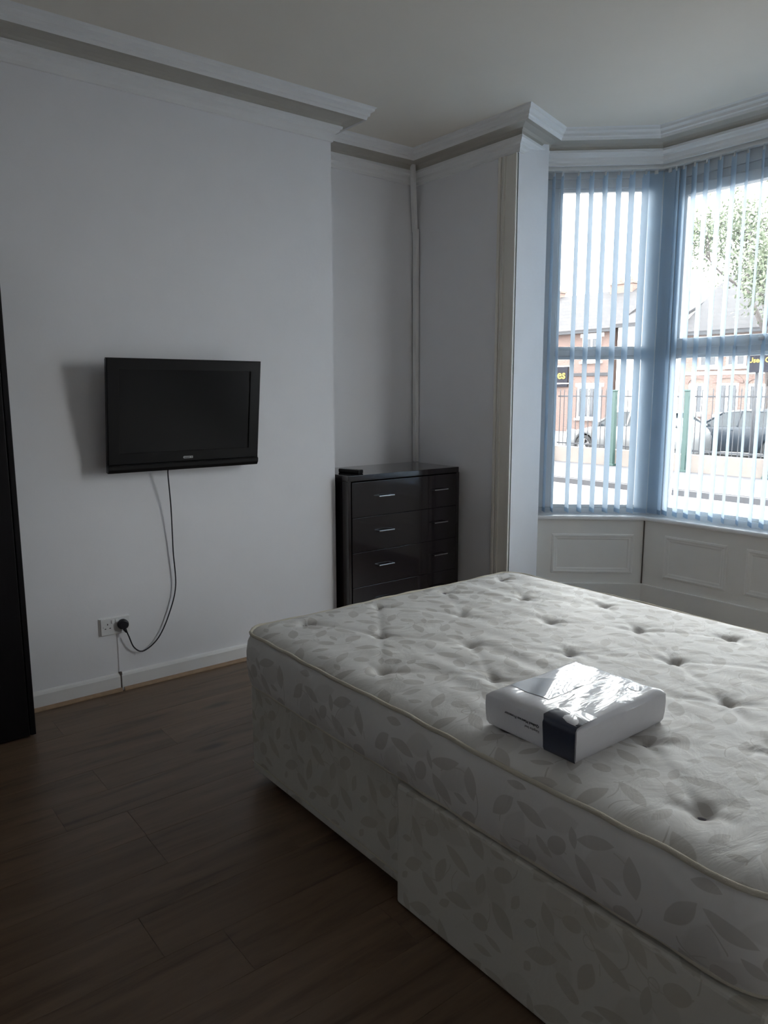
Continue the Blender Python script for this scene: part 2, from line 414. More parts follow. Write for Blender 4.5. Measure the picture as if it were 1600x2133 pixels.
def text_mesh(s, size, m, parent, loc, rot, ext=0.0006, align='CENTER', name='lettering', bold=0.0):
    cu = bpy.data.curves.new('t', 'FONT'); cu.body = s; cu.size = size; cu.extrude = ext; cu.align_x = align; cu.align_y = 'CENTER'
    cu.resolution_u = 3; cu.offset = size * bold
    t = bpy.data.objects.new('t', cu); COL.objects.link(t)
    bpy.context.view_layer.update()
    me = bpy.data.meshes.new_from_object(t.evaluated_get(bpy.context.evaluated_depsgraph_get()))
    bpy.data.objects.remove(t); bpy.data.curves.remove(cu)
    me.materials.clear(); me.materials.append(m)
    o = bpy.data.objects.new(name, me); COL.objects.link(o)
    o.parent = parent; o.location = loc; o.rotation_euler = rot
    return o

def offset_poly(pts, d):
    """open polyline offset to its LEFT by d (mitred)"""
    out = []; k = len(pts)
    for i in range(k):
        ns = []
        if i > 0:
            a, b = Vector(pts[i - 1]), Vector(pts[i]); t = (b - a).normalized(); ns.append(Vector((-t.y, t.x)))
        if i < k - 1:
            a, b = Vector(pts[i]), Vector(pts[i + 1]); t = (b - a).normalized(); ns.append(Vector((-t.y, t.x)))
        if len(ns) == 1: v = ns[0]
        else:
            v = (ns[0] + ns[1]); v = v / (1 + ns[0].dot(ns[1]))
        out.append((pts[i][0] + v.x * d, pts[i][1] + v.y * d))
    return out

def sweep_profile(bm, path, prof):
    """path: plan polyline walked with the room on its RIGHT; prof: list of (projection into the room, z)"""
    rails = []
    for s, z in prof:
        rails.append([bm.verts.new((x, y, z)) for x, y in offset_poly(path, -s)])
    for a in range(len(rails) - 1):
        for i in range(len(path) - 1):
            bm.faces.new((rails[a][i], rails[a][i + 1], rails[a + 1][i + 1], rails[a + 1][i]))
    return bm

# ------------------------------------------------------------------ room shell
HC = 3.055
YB, XR = -1.3, 4.08
A_, B_, C_, D_, E_, F_ = (0.527, 3.52), (0.43, 3.86), (0.92, 4.40), (2.68, 4.40), (3.17, 3.86), (3.073, 3.52)
ROOM = [(0, YB), (0, 2.545), (-0.4, 2.545), (-0.4, 3.52), A_, B_, C_, D_, E_, F_, (XR, 3.52)]

bm = prism(B(), [(0, YB - 0.2), (0, 2.545), (-0.4, 2.545), (-0.4, 3.82), (-0.7, 3.82), (-0.7, YB - 0.2)], 0, HC)
setp(obj('wall_left', bm, M_WALL), 'white papered chimney breast wall and the alcove beside it', kind='structure')
bm = prism(B(), [(-0.4, 3.52), A_, (0.50, 3.82), (-0.4, 3.82)], 0, HC)
setp(obj('wall_front', bm, M_WALL), 'white window wall beside the alcove, left of the bay', kind='structure')
bm = prism(B(), [F_, (XR + 0.2, 3.52), (XR + 0.2, 3.82), (3.10, 3.82)], 0, HC)
setp(obj('wall_front_right', bm, M_WALL), 'white window wall to the right of the bay', kind='structure')
setp(obj('wall_right', boxm((XR, YB - 0.2, 0), (XR + 0.2, 3.52, HC)), M_WALL), 'plain white wall at the head of the bed', kind='structure')
setp(obj('wall_back', boxm((0, YB - 0.2, 0), (XR, YB, HC)), M_WALL), 'plain white wall behind the viewer', kind='structure')
FOOT = [(-0.7, YB - 0.2), (XR + 0.2, YB - 0.2), (XR + 0.2, 3.82), (3.5, 3.95), (2.80, 4.72), (0.80, 4.72), (0.1, 3.95), (-0.7, 3.82)]
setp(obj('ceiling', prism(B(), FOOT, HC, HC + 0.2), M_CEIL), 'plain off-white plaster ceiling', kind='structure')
floor = setp(obj('floor', prism(B(), FOOT, -0.25, -0.008), M_SKIRTGAP), 'brown wood-effect laminate floor', kind='structure')

# laminate planks, laid parallel to the chimney wall
PW, PL = 0.193, 1.285
x = -0.4; r = 0
while x < XR - 0.01:
    wx = min(PW, XR - x)
    y0 = YB - random.uniform(0, PL * 0.95) if r % 3 else YB - PL * 0.35
    y = y0
    while y < 4.4:
        ys, ye = max(y, YB), min(y + PL, 4.40)
        if x < 0 - 0.001 and x + wx <= 0.02: ys = max(ys, 2.545)
        if x + wx < 0.5 or x > 3.1: ye = min(ye, 3.52)
        elif x < 0.55 or x + wx > 3.06: ye = min(ye, 3.8)
        if ye - ys > 0.03:
            bmx = boxm((0.0004, 0.0004, -0.008), (wx - 0.0004, ye - ys - 0.0004, 0.0), 0.0004, 1)
            o = obj('plank', bmx, M_PLANK, floor, local=True)
            o.location = (x, ys, 0)
        y += PL
    x += PW; r += 1

# bay: solid walls under and over the windows, corner posts, reveals
BAY = [A_, B_, C_, D_, E_, F_]
OUT = offset_poly(BAY, 0.28); OUT[0] = (0.30, 3.60); OUT[5] = (3.30, 3.60)
def bay_seg(i, z0, z1, bm=None):
    bm = bm or B()
    prism(bm, [BAY[i], BAY[i + 1], OUT[i + 1], OUT[i]], z0, z1); return bm
SILL, HEAD = 0.655, 2.90
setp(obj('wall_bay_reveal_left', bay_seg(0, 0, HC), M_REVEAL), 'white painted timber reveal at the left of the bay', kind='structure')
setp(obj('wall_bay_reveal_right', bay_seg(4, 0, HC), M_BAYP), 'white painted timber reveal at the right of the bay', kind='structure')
bay_walls = []
for i, nm, lb in ((1, 'left', 'white panelled dado under the angled bay window'), (2, 'front', 'white panelled dado under the wide front bay window'), (3, 'right', 'white panelled dado under the right angled bay window')):
    bay_walls.append(setp(obj('wall_bay_' + nm, bay_seg(i, 0, SILL), M_BAYP), lb, kind='structure'))
    setp(obj('wall_over_bay_' + nm, bay_seg(i, HEAD, HC), M_WALL), 'white wall strip above the bay window, ' + nm + ' face', kind='structure')

def frame_uv(i):
    a, b = Vector(BAY[i]), Vector(BAY[i + 1]); t = (b - a).normalized(); n = Vector((-t.y, t.x))  # n points outward
    return a, t, n, (b - a).length

def bay_panel(i, u0, u1, z0, z1, parent):
    """fielded panel: a moulded frame standing proud of the boarding with a raised bead"""
    a, t, n, ln = frame_uv(i)
    bm = B()
    def ring(o0, o1, d0, d1):
        for (p, q) in ((0, 1), (1, 2), (2, 3), (3, 0)):
            c0 = [(u0 + o0, z0 + o0), (u1 - o0, z0 + o0), (u1 - o0, z1 - o0), (u0 + o0, z1 - o0)]
            c1 = [(u0 + o1, z0 + o1), (u1 - o1, z0 + o1), (u1 - o1, z1 - o1), (u0 + o1, z1 - o1)]
            def W(c, d):
                P2 = a + t * c[0] - n * d
                return bm.verts.new((P2.x, P2.y, c[1]))
            bm.faces.new((W(c0[p], d0), W(c0[q], d0), W(c1[q], d1), W(c1[p], d1)))
    prof = ((0.0, 0.0), (0.004, 0.006), (0.014, 0.008), (0.022, 0.005), (0.032, 0.004), (0.04, 0.0))
    for k in range(len(prof) - 1):
        ring(prof[k][0], prof[k + 1][0], prof[k][1], prof[k + 1][1])
    bmesh.ops.remove_doubles(bm, verts=bm.verts[:], dist=1e-5)
    return obj('panel_moulding', bm, M_BAYP, parent)
bay_panel(1, 0.125, 0.665, 0.29, 0.56, bay_walls[0])
for u0 in (0.155, 0.69, 1.225):
    bay_panel(2, u0, u0 + 0.42, 0.29, 0.575, bay_walls[1])
bay_panel(3, 0.07, 0.60, 0.29, 0.56, bay_walls[2])
# low plinth strip at the foot of the panelling
for i in (1, 2, 3):
    a, t, n, ln = frame_uv(i)
    bm = B(); obox(bm, (a.x, a.y), (t.x, t.y), (-n.x, -n.y), (0.0, 0, 0), (ln, 0.016, 0.225), 0.004)
    obj('plinth', bm, M_BAYP, bay_walls[i - 1])
bm = B(); a, t, n, ln = frame_uv(0)
rv = bpy.data.objects['wall_bay_reveal_left']
for (z0, z1) in ((0.30, 0.565),):
    bmr = B(); obox(bmr, (a.x, a.y), (t.x, t.y), (-n.x, -n.y), (0.13, 0, z0), (0.145, 0.008, z1)); obox(bmr, (a.x, a.y), (t.x, t.y), (-n.x, -n.y), (0.285, 0, z0), (0.30, 0.008, z1))
    obox(bmr, (a.x, a.y), (t.x, t.y), (-n.x, -n.y), (0.13, 0, z1), (0.30, 0.008, z1 + 0.015))
    obj('panel_moulding', bmr, M_BAYP, rv)

# sill boards and uPVC windows
def window(idx, i, trz0, trz1, gl_top, stile, stile2, sash=False):
    a, t, n, ln = frame_uv(i)
    ax = (t.x, t.y); ay = (n.x, n.y); og = (a.x, a.y)
    W = root('window_%d' % idx, (a.x + t.x * ln / 2, a.y + t.y * ln / 2, SILL), kind='structure')
    W['label'] = {1: 'narrow angled white window at the left of the bay', 2: 'wide white front window of the bay with top opening light', 3: 'narrow angled white window at the right of the bay'}[idx]
    o0, o1 = 0.085, 0.155     # frame depth
    e0, e1 = -0.035, ln + 0.035
    # sill board with rounded nose, mitred to its neighbours
    sb = B(); tt = 0.03
    def cut(k, d):  # mitred end points of the bay polyline at outward offset d
        q = offset_poly(BAY, d); return q[k]
    pts = [cut(i, -0.028), cut(i + 1, -0.028), cut(i + 1, 0.09), cut(i, 0.09)]
    prism(sb, pts, SILL, SILL + tt)
    es = [e for e in sb.edges if abs(e.verts[0].co.z - e.verts[1].co.z) < 1e-5 and all((Vector((v.co.x, v.co.y)) - Vector(pts[0])).dot(Vector((-n.x, -n.y))) > -0.001 for v in e.verts)]
    bmesh.ops.bevel(sb, geom=es, offset=0.012, segments=4, affect='EDGES', profile=0.5)
    obj('sill_board', sb, M_TRIM, W)
    zb = SILL
    def bar(nm, u0, u1, z0, z1, d0=o0, d1=o1, bev=0.004):
        bm = B(); obox(bm, og, ax, ay, (u0, d0, z0), (u1, d1, z1), bev); return obj(nm, bm, M_UPVC, W)
    fr = 0.06
    bar('frame_bottom', e0, e1, zb, gl_top[0] - 0.02)
    bar('frame_top', e0, e1, gl_top[1] + 0.02, gl_top[1] + 0.075); bar('head_board', e0, e1, gl_top[1] + 0.075, HEAD, 0.075, 0.16)
    bar('frame_stile', e0, stile - 0.02, gl_top[0] - 0.02, gl_top[1] + 0.02)
    bar('frame_stile', ln - stile2 + 0.02, e1, gl_top[0] - 0.02, gl_top[1] + 0.02)
    bar('transom', stile - 0.02, ln - stile2 + 0.02, trz0 + 0.008, trz1 - (0.05 if sash else 0.008))
    # glazing beads
    def bead(z0, z1):
        bm = B()
        u0, u1 = stile - 0.02, ln - stile2 + 0.02
        k = 0.02
        for (p, q) in (((u0, z0), (u1, z0 + k)), ((u0, z1 - k), (u1, z1)), ((u0, z0 + k), (u0 + k, z1 - k)), ((u1 - k, z0 + k), (u1, z1 - k))):
            obox(bm, og, ax, ay, (p[0], o0 + 0.012, p[1]), (q[0], o1 - 0.012, q[1]), 0.003)
        obj('glazing_bead', bm, M_UPVC, W)
    bead(gl_top[0] - 0.02, trz0 + 0.008 + 0.0)
    up0 = trz1 - (0.05 if sash else 0.008)
    if sash:
        bm = B(); u0, u1 = stile - 0.025, ln - stile2 + 0.025; z0, z1 = up0 - 0.012, gl_top[1] + 0.025; k = 0.06
        for (p, q) in (((u0, z0), (u1, z0 + k)), ((u0, z1 - k), (u1, z1)), ((u0, z0 + k), (u0 + k, z1 - k)), ((u1 - k, z0 + k), (u1, z1 - k))):
            obox(bm, og, ax, ay, (p[0], o0 - 0.018, p[1]), (q[0], o1 - 0.02, q[1]), 0.005)
        sh = obj('top_light_sash', bm, M_UPVC, W)
        for hu in (ln * 0.37, ln * 0.63):
            hb = B(); obox(hb, og, ax, ay, (hu - 0.015, o0 - 0.028, z0 + 0.02), (hu + 0.015, o0 - 0.018, z0 + 0.05), 0.003)
            obox(hb, og, ax, ay, (hu - 0.01, o0 - 0.046, z0 + 0.026), (hu + 0.10, o0 - 0.03, z0 + 0.044), 0.004)
            obj('handle', hb, M_UPVC, sh)
    else:
        bead(up0, gl_top[1] + 0.02)
    for (z0, z1) in ((gl_top[0] - 0.02, trz0 + 0.01), (up0, gl_top[1] + 0.02)):
        bm = B(); obox(bm, og, ax, ay, (stile - 0.02, 0.118, z0), (ln - stile2 + 0.02, 0.122, z1))
        obj('pane', bm, M_GLASS, W)
    return W
window(1, 1, 1.722, 1.780, (0.745, 2.755), 0.135, 0.05)
window(2, 2, 1.722, 1.832, (0.745, 2.725), 0.10, 0.10, sash=True)
window(3, 3, 1.722, 1.780, (0.745, 2.755), 0.05, 0.135)

# corner posts between the windows
for k, nm in ((1, 'where the reveal meets the angled window'), (2, 'between the angled and the front window'), (3, 'between the front and the right window'), (4, 'where the right window meets its reveal')):
    c = offset_poly(BAY, 0.125)[k]; pb = B()
    bmesh.ops.create_cone(pb, cap_ends=True, segments=20, radius1=0.05, radius2=0.05, depth=HEAD - SILL, matrix=Matrix.Translation((c[0], c[1], (HEAD + SILL) / 2)))
    setp(obj('trim_%d' % (8 + k), pb, M_UPVC, smooth=False), 'white corner post ' + nm, kind='structure')

# corner post joint strip under the sill
bm = tube(B(), [(C_[0] + 0.003, C_[1] - 0.004, 0.225), (C_[0] + 0.003, C_[1] - 0.004, SILL)], 0.004, 8)
setp(obj('trim_5', bm, M_SKIRTGAP, smooth=True), 'thin dark vertical joint where the two bay dados meet', kind='structure')

# fluted cream architrave on the window wall at the edge of the bay
bm = B()
for (x0, x1, d) in ((0.385, 0.527, 0.012), (0.385, 0.405, 0.026), (0.41, 0.422, 0.02), (0.427, 0.437, 0.024), (0.505, 0.527, 0.022)):
    box(bm, (x0, 3.52 - d, 0.0), (x1, 3.52, 2.885), 0.003, 2)
setp(obj('trim_3', bm, M_CREAM), 'fluted cream architrave running up the edge of the bay', kind='structure')

# cornice: stepped ceiling band, dark soffit, stepped wall band
upper = [(0.140, 3.000), (0.145, 2.993), (0.149, 3.008), (0.158, 3.012), (0.160, 3.026), (0.168, 3.032), (0.176, 3.036), (0.179, 3.048), (0.188, HC)]
lower = [(0.0, 2.885), (0.010, 2.887), (0.012, 2.902), (0.018, 2.912), (0.020, 2.928), (0.034, 2.936), (0.040, 2.946), (0.048, 2.951), (0.050, 2.964), (0.042, 2.968)]
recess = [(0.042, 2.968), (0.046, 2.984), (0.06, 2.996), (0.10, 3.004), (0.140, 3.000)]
P_ROOM = ROOM + [(XR, YB), (0.0, YB)]
setp(obj('trim_1', sweep_profile(B(), ROOM + [(XR, YB)], upper), M_CORN, recalc=False), 'moulded white upper cornice band against the ceiling', kind='structure')
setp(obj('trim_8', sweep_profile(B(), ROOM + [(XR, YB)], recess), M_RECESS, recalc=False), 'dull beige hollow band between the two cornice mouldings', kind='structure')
setp(obj('trim_2', sweep_profile(B(), ROOM + [(XR, YB)], lower), M_CORN, recalc=False), 'stepped white lower cornice band on the walls', kind='structure')

# skirting with a cut joint, oak bead in front
def skirt(nm, y0, y1, lab):
    bm = B(); pr = [(0.0, 0.0), (0.016, 0.0), (0.016, 0.075), (0.012, 0.086), (0.006, 0.092), (0.0, 0.092)]
    lo = [bm.verts.new((x, y0, z)) for x, z in pr]; hi = [bm.verts.new((x, y1, z)) for x, z in pr]
    for i in range(len(pr)):
        j = (i + 1) % len(pr); bm.faces.new((lo[i], lo[j], hi[j], hi[i]))
    bm.faces.new(lo); bm.faces.new(hi[::-1])
    return setp(obj(nm, bm, M_TRIM), lab, kind='structure')
skirt('baseboard_left', YB, 1.196, 'white skirting board left of the cut joint, by the wardrobe')
skirt('baseboard_left_far', 1.204, 2.545, 'white skirting board right of the cut joint, behind the bed')
setp(obj('trim_6', boxm((0, 1.194, 0.0), (0.014, 1.206, 0.096)), M_SKIRTGAP), 'dark cut joint in the skirting board under the socket', kind='structure')
def bead_run(nm, y0, y1, lab):
    bm = B(); pr = [(0.016, 0.0)] + [(0.016 + 0.016 * math.cos(k * PI / 10), 0.016 * math.sin(k * PI / 10)) for k in range(6)]
    lo = [bm.verts.new((x, y0, z)) for x, z in pr]; hi = [bm.verts.new((x, y1, z)) for x, z in pr]
    for i in range(len(pr)):
        j = (i + 1) % len(pr); bm.faces.new((lo[i], lo[j], hi[j], hi[i]))
    bm.faces.new(lo); bm.faces.new(hi[::-1])
    return setp(obj(nm, bm, M_BEAD, smooth=False), lab, kind='structure')
bead_run('trim_4', YB, 1.20, 'oak coloured floor beading along the skirting by the wardrobe')
bead_run('trim_7', 1.212, 2.545, 'oak coloured floor beading along the skirting by the bed')
bm = boxm((-0.4, 2.545, 0), (-0.384, 3.52, 0.092), 0.003); setp(obj('baseboard_alcove', bm, M_TRIM), 'white skirting board at the back of the alcove', kind='structure')
bm = boxm((-0.384, 3.504, 0), (0.385, 3.52, 0.092), 0.003); setp(obj('baseboard_front', bm, M_TRIM), 'white skirting board under the window wall', kind='structure')

# light portals guide sky light through the three openings (they give off no light themselves)
for i in (1, 2, 3):
    a, t, n, ln = frame_uv(i)
    ld = bpy.data.lights.new('sky_portal', 'AREA'); ld.shape = 'RECTANGLE'; ld.size = ln + 0.1; ld.size_y = HEAD - SILL
    ld.cycles.is_portal = True
    lo = bpy.data.objects.new('sky_portal', ld); COL.objects.link(lo)
    c = a + t * ln / 2 + n * 0.24
    z = Vector((n.x, n.y, 0)); y = Vector((0, 0, 1)); xx = y.cross(z)
    lo.matrix_world = Matrix(((xx.x, y.x, z.x, c.x), (xx.y, y.y, z.y, c.y), (xx.z, y.z, z.z, (HEAD + SILL) / 2), (0, 0, 0, 1)))
# ------------------------------------------------------------------ bed
X0, X1, Y0, Y1 = 1.195, 3.205, 1.285, 2.79
ZB, ZT = 0.395, 0.600
tufts = []
for x, ys in ((1.32, (1.48, 1.84, 2.22, 2.60)), (1.625, (1.622, 2.034, 2.413)), (1.897, (1.413, 1.811, 2.241, 2.581)), (2.172, (1.633, 2.003, 2.418)),
              (2.435, (1.42, 1.81, 2.214, 2.586)), (2.708, (1.63, 2.019, 2.41)), (2.962, (1.449, 1.82, 2.21, 2.59))):
    for y in ys: tufts.append((x + random.uniform(-.008, .008), y + random.uniform(-.008, .008), random.uniform(0.75, 1.25)))
tufts = [(x, y, (1.9 if abs(x - 1.897) < .02 and y < 1.45 else (1.7 if x > 2.9 and y < 1.5 else d))) for x, y, d in tufts]
links = []
for i, (x, y, d) in enumerate(tufts):
    for (x2, y2, d2) in tufts:
        if 0.2 < x2 - x < 0.36 and 0.1 < abs(y2 - y) < 0.26:
            links.append((x, y, x2, y2, random.uniform(0.15, 1.0)))
wr = [(random.uniform(14, 34), random.uniform(-0.9, 0.9), random.uniform(0, 6), random.uniform(0.0007, 0.0018)) for _ in range(5)]
def edge_d(x, y):
    r = 0.10
    qx = abs(x - (X0 + X1) / 2) - ((X1 - X0) / 2 - r); qy = abs(y - (Y0 + Y1) / 2) - ((Y1 - Y0) / 2 - r)
    return r - (math.hypot(max(qx, 0), max(qy, 0)) + min(max(qx, qy), 0))
def top_z(x, y):
    d = max(edge_d(x, y), 0)
    z = ZT + 0.026 * (1 - math.exp(-d / 0.035)) 
    g = min(1, d / 0.12)
    h = 0
    for (tx, ty, k) in tufts:
        r2 = (x - tx) ** 2 + (y - ty) ** 2
        if r2 < 0.09:
            r = math.sqrt(r2)
            h -= k * (0.010 * math.exp(-(r / 0.024) ** 2) + 0.010 * math.exp(-r / 0.042)) + 0.0022 * math.sin(5 * math.atan2(y - ty, x - tx) + 9 * tx) * math.exp(-((r - 0.05) / 0.03) ** 2)
    for (ax, ay, bx, by, k) in links:
        if min(ax, bx) - .05 < x < max(ax, bx) + .05 and min(ay, by) - .05 < y < max(ay, by) + .05:
            dx, dy = bx - ax, by - ay; t = ((x - ax) * dx + (y - ay) * dy) / (dx * dx + dy * dy); t = min(1, max(0, t))
            q = math.hypot(x - ax - t * dx, y - ay - t * dy)
            if q < 0.06: h -= k * 0.0055 * math.exp(-(q / 0.012) ** 2) * (0.5 + abs(t - 0.5))
    for (f, sl, ph, am) in wr:
        h += am * math.sin(f * (y + sl * x * 0.35) * 2 + ph + 1.5 * math.sin(x * 5 + ph)) * (0.5 + 0.5 * math.sin(3.1 * x + ph) * math.sin(4.3 * y + ph))
    return z + h * g
def build_mattress():
    bm = B(); uvl = bm.loops.layers.uv.new('UVMap')
    nx, ny = 200, 150; r = 0.10
    cx, cy, hx, hy = (X0 + X1) / 2, (Y0 + Y1) / 2, (X1 - X0) / 2, (Y1 - Y0) / 2
    g = {}
    for i in range(nx + 1):
        for j in range(ny + 1):
            x = -hx + 2 * hx * i / nx; y = -hy + 2 * hy * j / ny
            ox, oy = abs(x) - (hx - r), abs(y) - (hy - r)
            if ox > 0 and oy > 0:
                a, b = ox / r, oy / r
                a2, b2 = a * math.sqrt(1 - b * b / 2), b * math.sqrt(1 - a * a / 2)
                x = math.copysign(hx - r + a2 * r, x); y = math.copysign(hy - r + b2 * r, y)
            g[i, j] = bm.verts.new((x + cx, y + cy, top_z(x + cx, y + cy)))
    for i in range(nx):
        for j in range(ny):
            f = bm.faces.new((g[i, j], g[i + 1, j], g[i + 1, j + 1], g[i, j + 1]))
            for l in f.loops: l[uvl].uv = (l.vert.co.x, l.vert.co.y)
    loop = [g[i, 0] for i in range(nx)] + [g[nx, j] for j in range(ny)] + [g[i, ny] for i in range(nx, 0, -1)] + [g[0, j] for j in range(ny, 0, -1)]
    n = len(loop); per = [0]
    for i in range(n): per.append(per[-1] + (loop[(i + 1) % n].co - loop[i].co).length)
    prof = [(0.0, 0.0), (0.006, 0.04), (0.016, 0.14), (0.022, 0.32), (0.022, 0.55), (0.017, 0.80), (0.008, 0.95), (0.0, 1.0)]
    rings = [loop]
    for (o, t) in prof[1:]:
        ring = []
        for i in range(n):
            a, b = loop[i - 1].co, loop[(i + 1) % n].co; d = (b - a); nn = Vector((d.y, -d.x, 0)).normalized()
            s = per[i]
            wob = 0.004 * math.sin(s * 7 + t * 3) + 0.003 * math.sin(s * 19 - t * 5)
            p = loop[i].co + nn * (o + wob * math.sin(PI * t)); z = loop[i].co.z + (ZB - loop[i].co.z) * t
            ring.append(bm.verts.new((p.x, p.y, z)))
        rings.append(ring)
    for k in range(len(rings) - 1):
        for i in range(n):
            j = (i + 1) % n
            f = bm.faces.new((rings[k][j], rings[k][i], rings[k + 1][i], rings[k + 1][j]))
            for l in f.loops:
                v = l.vert; kk = k if v in (rings[k][i], rings[k][j]) else k + 1
                s = per[i] if v in (rings[k][i], rings[k + 1][i]) else per[i + 1]
                l[uvl].uv = (s + 0.13, 3.0 + v.co.z)
    f = bm.faces.new(rings[-1]); 
    outl = [v.co.copy() for v in loop]; low = [v.co.copy() for v in rings[-1]]
    return bm, outl, low
MT = root('mattress', ((X0 + X1) / 2, (Y0 + Y1) / 2, ZB), 'bare king-size mattress with grey leaf print and tufted top', 'mattress')
bm, outl, low = build_mattress()
obj('ticking', bm, M_TICK, MT, smooth=True)
def pipe_loop(pts, r, dz, out):
    q = []
    n = len(pts)
    for i in range(0, n, 3):
        a, b = pts[i - 1], pts[(i + 1) % n]; d = b - a; nn = Vector((d.y, -d.x, 0)).normalized()
        q.append(pts[i] + nn * (out + 0.0015 * math.sin(i * 0.31)) + Vector((0, 0, dz + 0.0025 * math.sin(i * 0.083) + 0.0012 * math.sin(i * 0.4))))
    return tube(B(), q, r, 8, closed=True)
obj('top_piping', pipe_loop(outl, 0.0065, 0.002, 0.004), M_PIPING, MT, smooth=True)
obj('bottom_piping', pipe_loop(low, 0.006, 0.006, 0.003), M_PIPING, MT, smooth=True)
tb = B()
ringp = [(0.014 * math.cos(a) * 1.0, 0.008 * math.sin(a), 0.0) for a in [k * 2 * PI / 14 for k in range(14)]]
tube(tb, ringp, 0.0032, 6, closed=True)
tuft0 = None
for (x, y, k) in tufts:
    if 2.36 < x < 2.69 and 1.37 < y < 1.77: continue
    z = top_z(x, y) + 0.006
    if tuft0 is None:
        tuft0 = obj('tuft', tb, M_TUFT, MT, smooth=True, local=True); o = tuft0
    else: o = again(tuft0, MT)
    o.location = (x - MT.location.x, y - MT.location.y, z - MT.location.z); o.rotation_euler = (0, 0, random.uniform(-.6, .6))

def cloth_box(a, b, bev, uo):
    bm = boxm(a, b, bev, 3); uvl = bm.loops.layers.uv.new('UVMap')
    bm.normal_update()
    for f in bm.faces:
        nrm = f.normal
        for l in f.loops:
            x, y, z = l.vert.co
            if abs(nrm.z) > 0.7: l[uvl].uv = (x + uo, y)
            elif abs(nrm.y) > abs(nrm.x): l[uvl].uv = (x + uo, z + 1.1)
            else: l[uvl].uv = (y + uo, z + 1.1)
    return bm
DV = root('divan_base', (2.2, 2.03, 0), 'pale leaf-print divan base in two sections under the mattress', 'bed base')
obj('base_section', cloth_box((1.215, 1.300, 0.038), (2.136, 2.785, ZB - 0.001), 0.012, 0.2), M_TICK2, DV)
obj('base_section', cloth_box((2.139, 1.272, 0.006), (3.195, 2.785, ZB - 0.008), 0.012, 0.9), M_TICK2, DV)
gl = None
for (x, y) in ((1.30, 1.38), (2.05, 1.38), (1.30, 2.70), (2.05, 2.70)):
    bm = B(); bmesh.ops.create_cone(bm, cap_ends=True, segments=16, radius1=0.022, radius2=0.026, depth=0.038)
    if gl is None: gl = obj('glide', bm, M_GLIDE, DV, local=True); o = gl
    else: bm.free(); o = again(gl, DV)
    o.location = (x - 2.2, y - 2.03, 0.019)
# cloth tape along the section's lower hem
bm = tube(B(), [(1.222, 1.2985, 0.075), (2.13, 1.2985, 0.075)], 0.003, 6); obj('hem_seam', bm, M_PIPING, DV)

# ------------------------------------------------------------------ shrink-wrapped bedding pack on the mattress
def wrap_mat():
    m, nt, p = new_mat('shrink_wrapped_card')
    tc = N(nt, 'ShaderNodeTexCoord')
    sp = N(nt, 'ShaderNodeSeparateXYZ'); nt.links.new(tc.outputs['Object'], sp.inputs[0])
    nz = N(nt, 'ShaderNodeTexNoise'); nz.inputs['Scale'].default_value = 9; nz.inputs['Detail'].default_value = 3
    nt.links.new(tc.outputs['Object'], nz.inputs['Vector'])
    mx = N(nt, 'ShaderNodeMix', data_type='RGBA'); mx.inputs['A'].default_value = (0.78, 0.78, 0.82, 1); mx.inputs['B'].default_value = (0.88, 0.88, 0.91, 1)
    nt.links.new(nz.outputs['Fac'], mx.inputs['Factor']); nt.links.new(mx.outputs['Result'], p.inputs['Base Color'])
    p.inputs['Roughness'].default_value = 0.5
    p.inputs['Coat Weight'].default_value = 1.0; p.inputs['Coat Roughness'].default_value = 0.06
    mp = N(nt, 'ShaderNodeMapping'); mp.inputs['Rotation'].default_value = (0, 0, 0.6); mp.inputs['Scale'].default_value = (30, 7, 12)
    nt.links.new(tc.outputs['Object'], mp.inputs['Vector'])
    n2 = N(nt, 'ShaderNodeTexNoise'); n2.inputs['Scale'].default_value = 1.3; n2.inputs['Detail'].default_value = 3; n2.inputs['Distortion'].default_value = 1.2
    nt.links.new(mp.outputs['Vector'], n2.inputs['Vector'])
    b = N(nt, 'ShaderNodeBump'); b.inputs['Strength'].default_value = 0.35; b.inputs['Distance'].default_value = 0.006
    nt.links.new(n2.outputs['Fac'], b.inputs['Height']); nt.links.new(b.outputs['Normal'], p.inputs['Coat Normal'])
    return m
M_WRAP = wrap_mat()
M_NAVY = mat('navy_printed_band', (0.025, 0.035, 0.07), 0.35, coat=0.8, bump=0.15, bscale=25)
M_PRINT = mat('pale_blue_print', (0.36, 0.40, 0.47), 0.4, coat=0.8)
M_INK = mat('dark_ink', (0.06, 0.06, 0.08), 0.6)
M_INK2 = mat('grey_ink', (0.30, 0.30, 0.32), 0.6)
PKZ = 0.625
PX, PY, PH = 0.288, 0.372, 0.096
PK = root('bedding_pack', (2.3855 + PX / 2, 1.386 + PY / 2, PKZ), 'shrink-wrapped mattress protector pack with navy band, on the mattress', 'package')
hx, hy = PX / 2, PY / 2
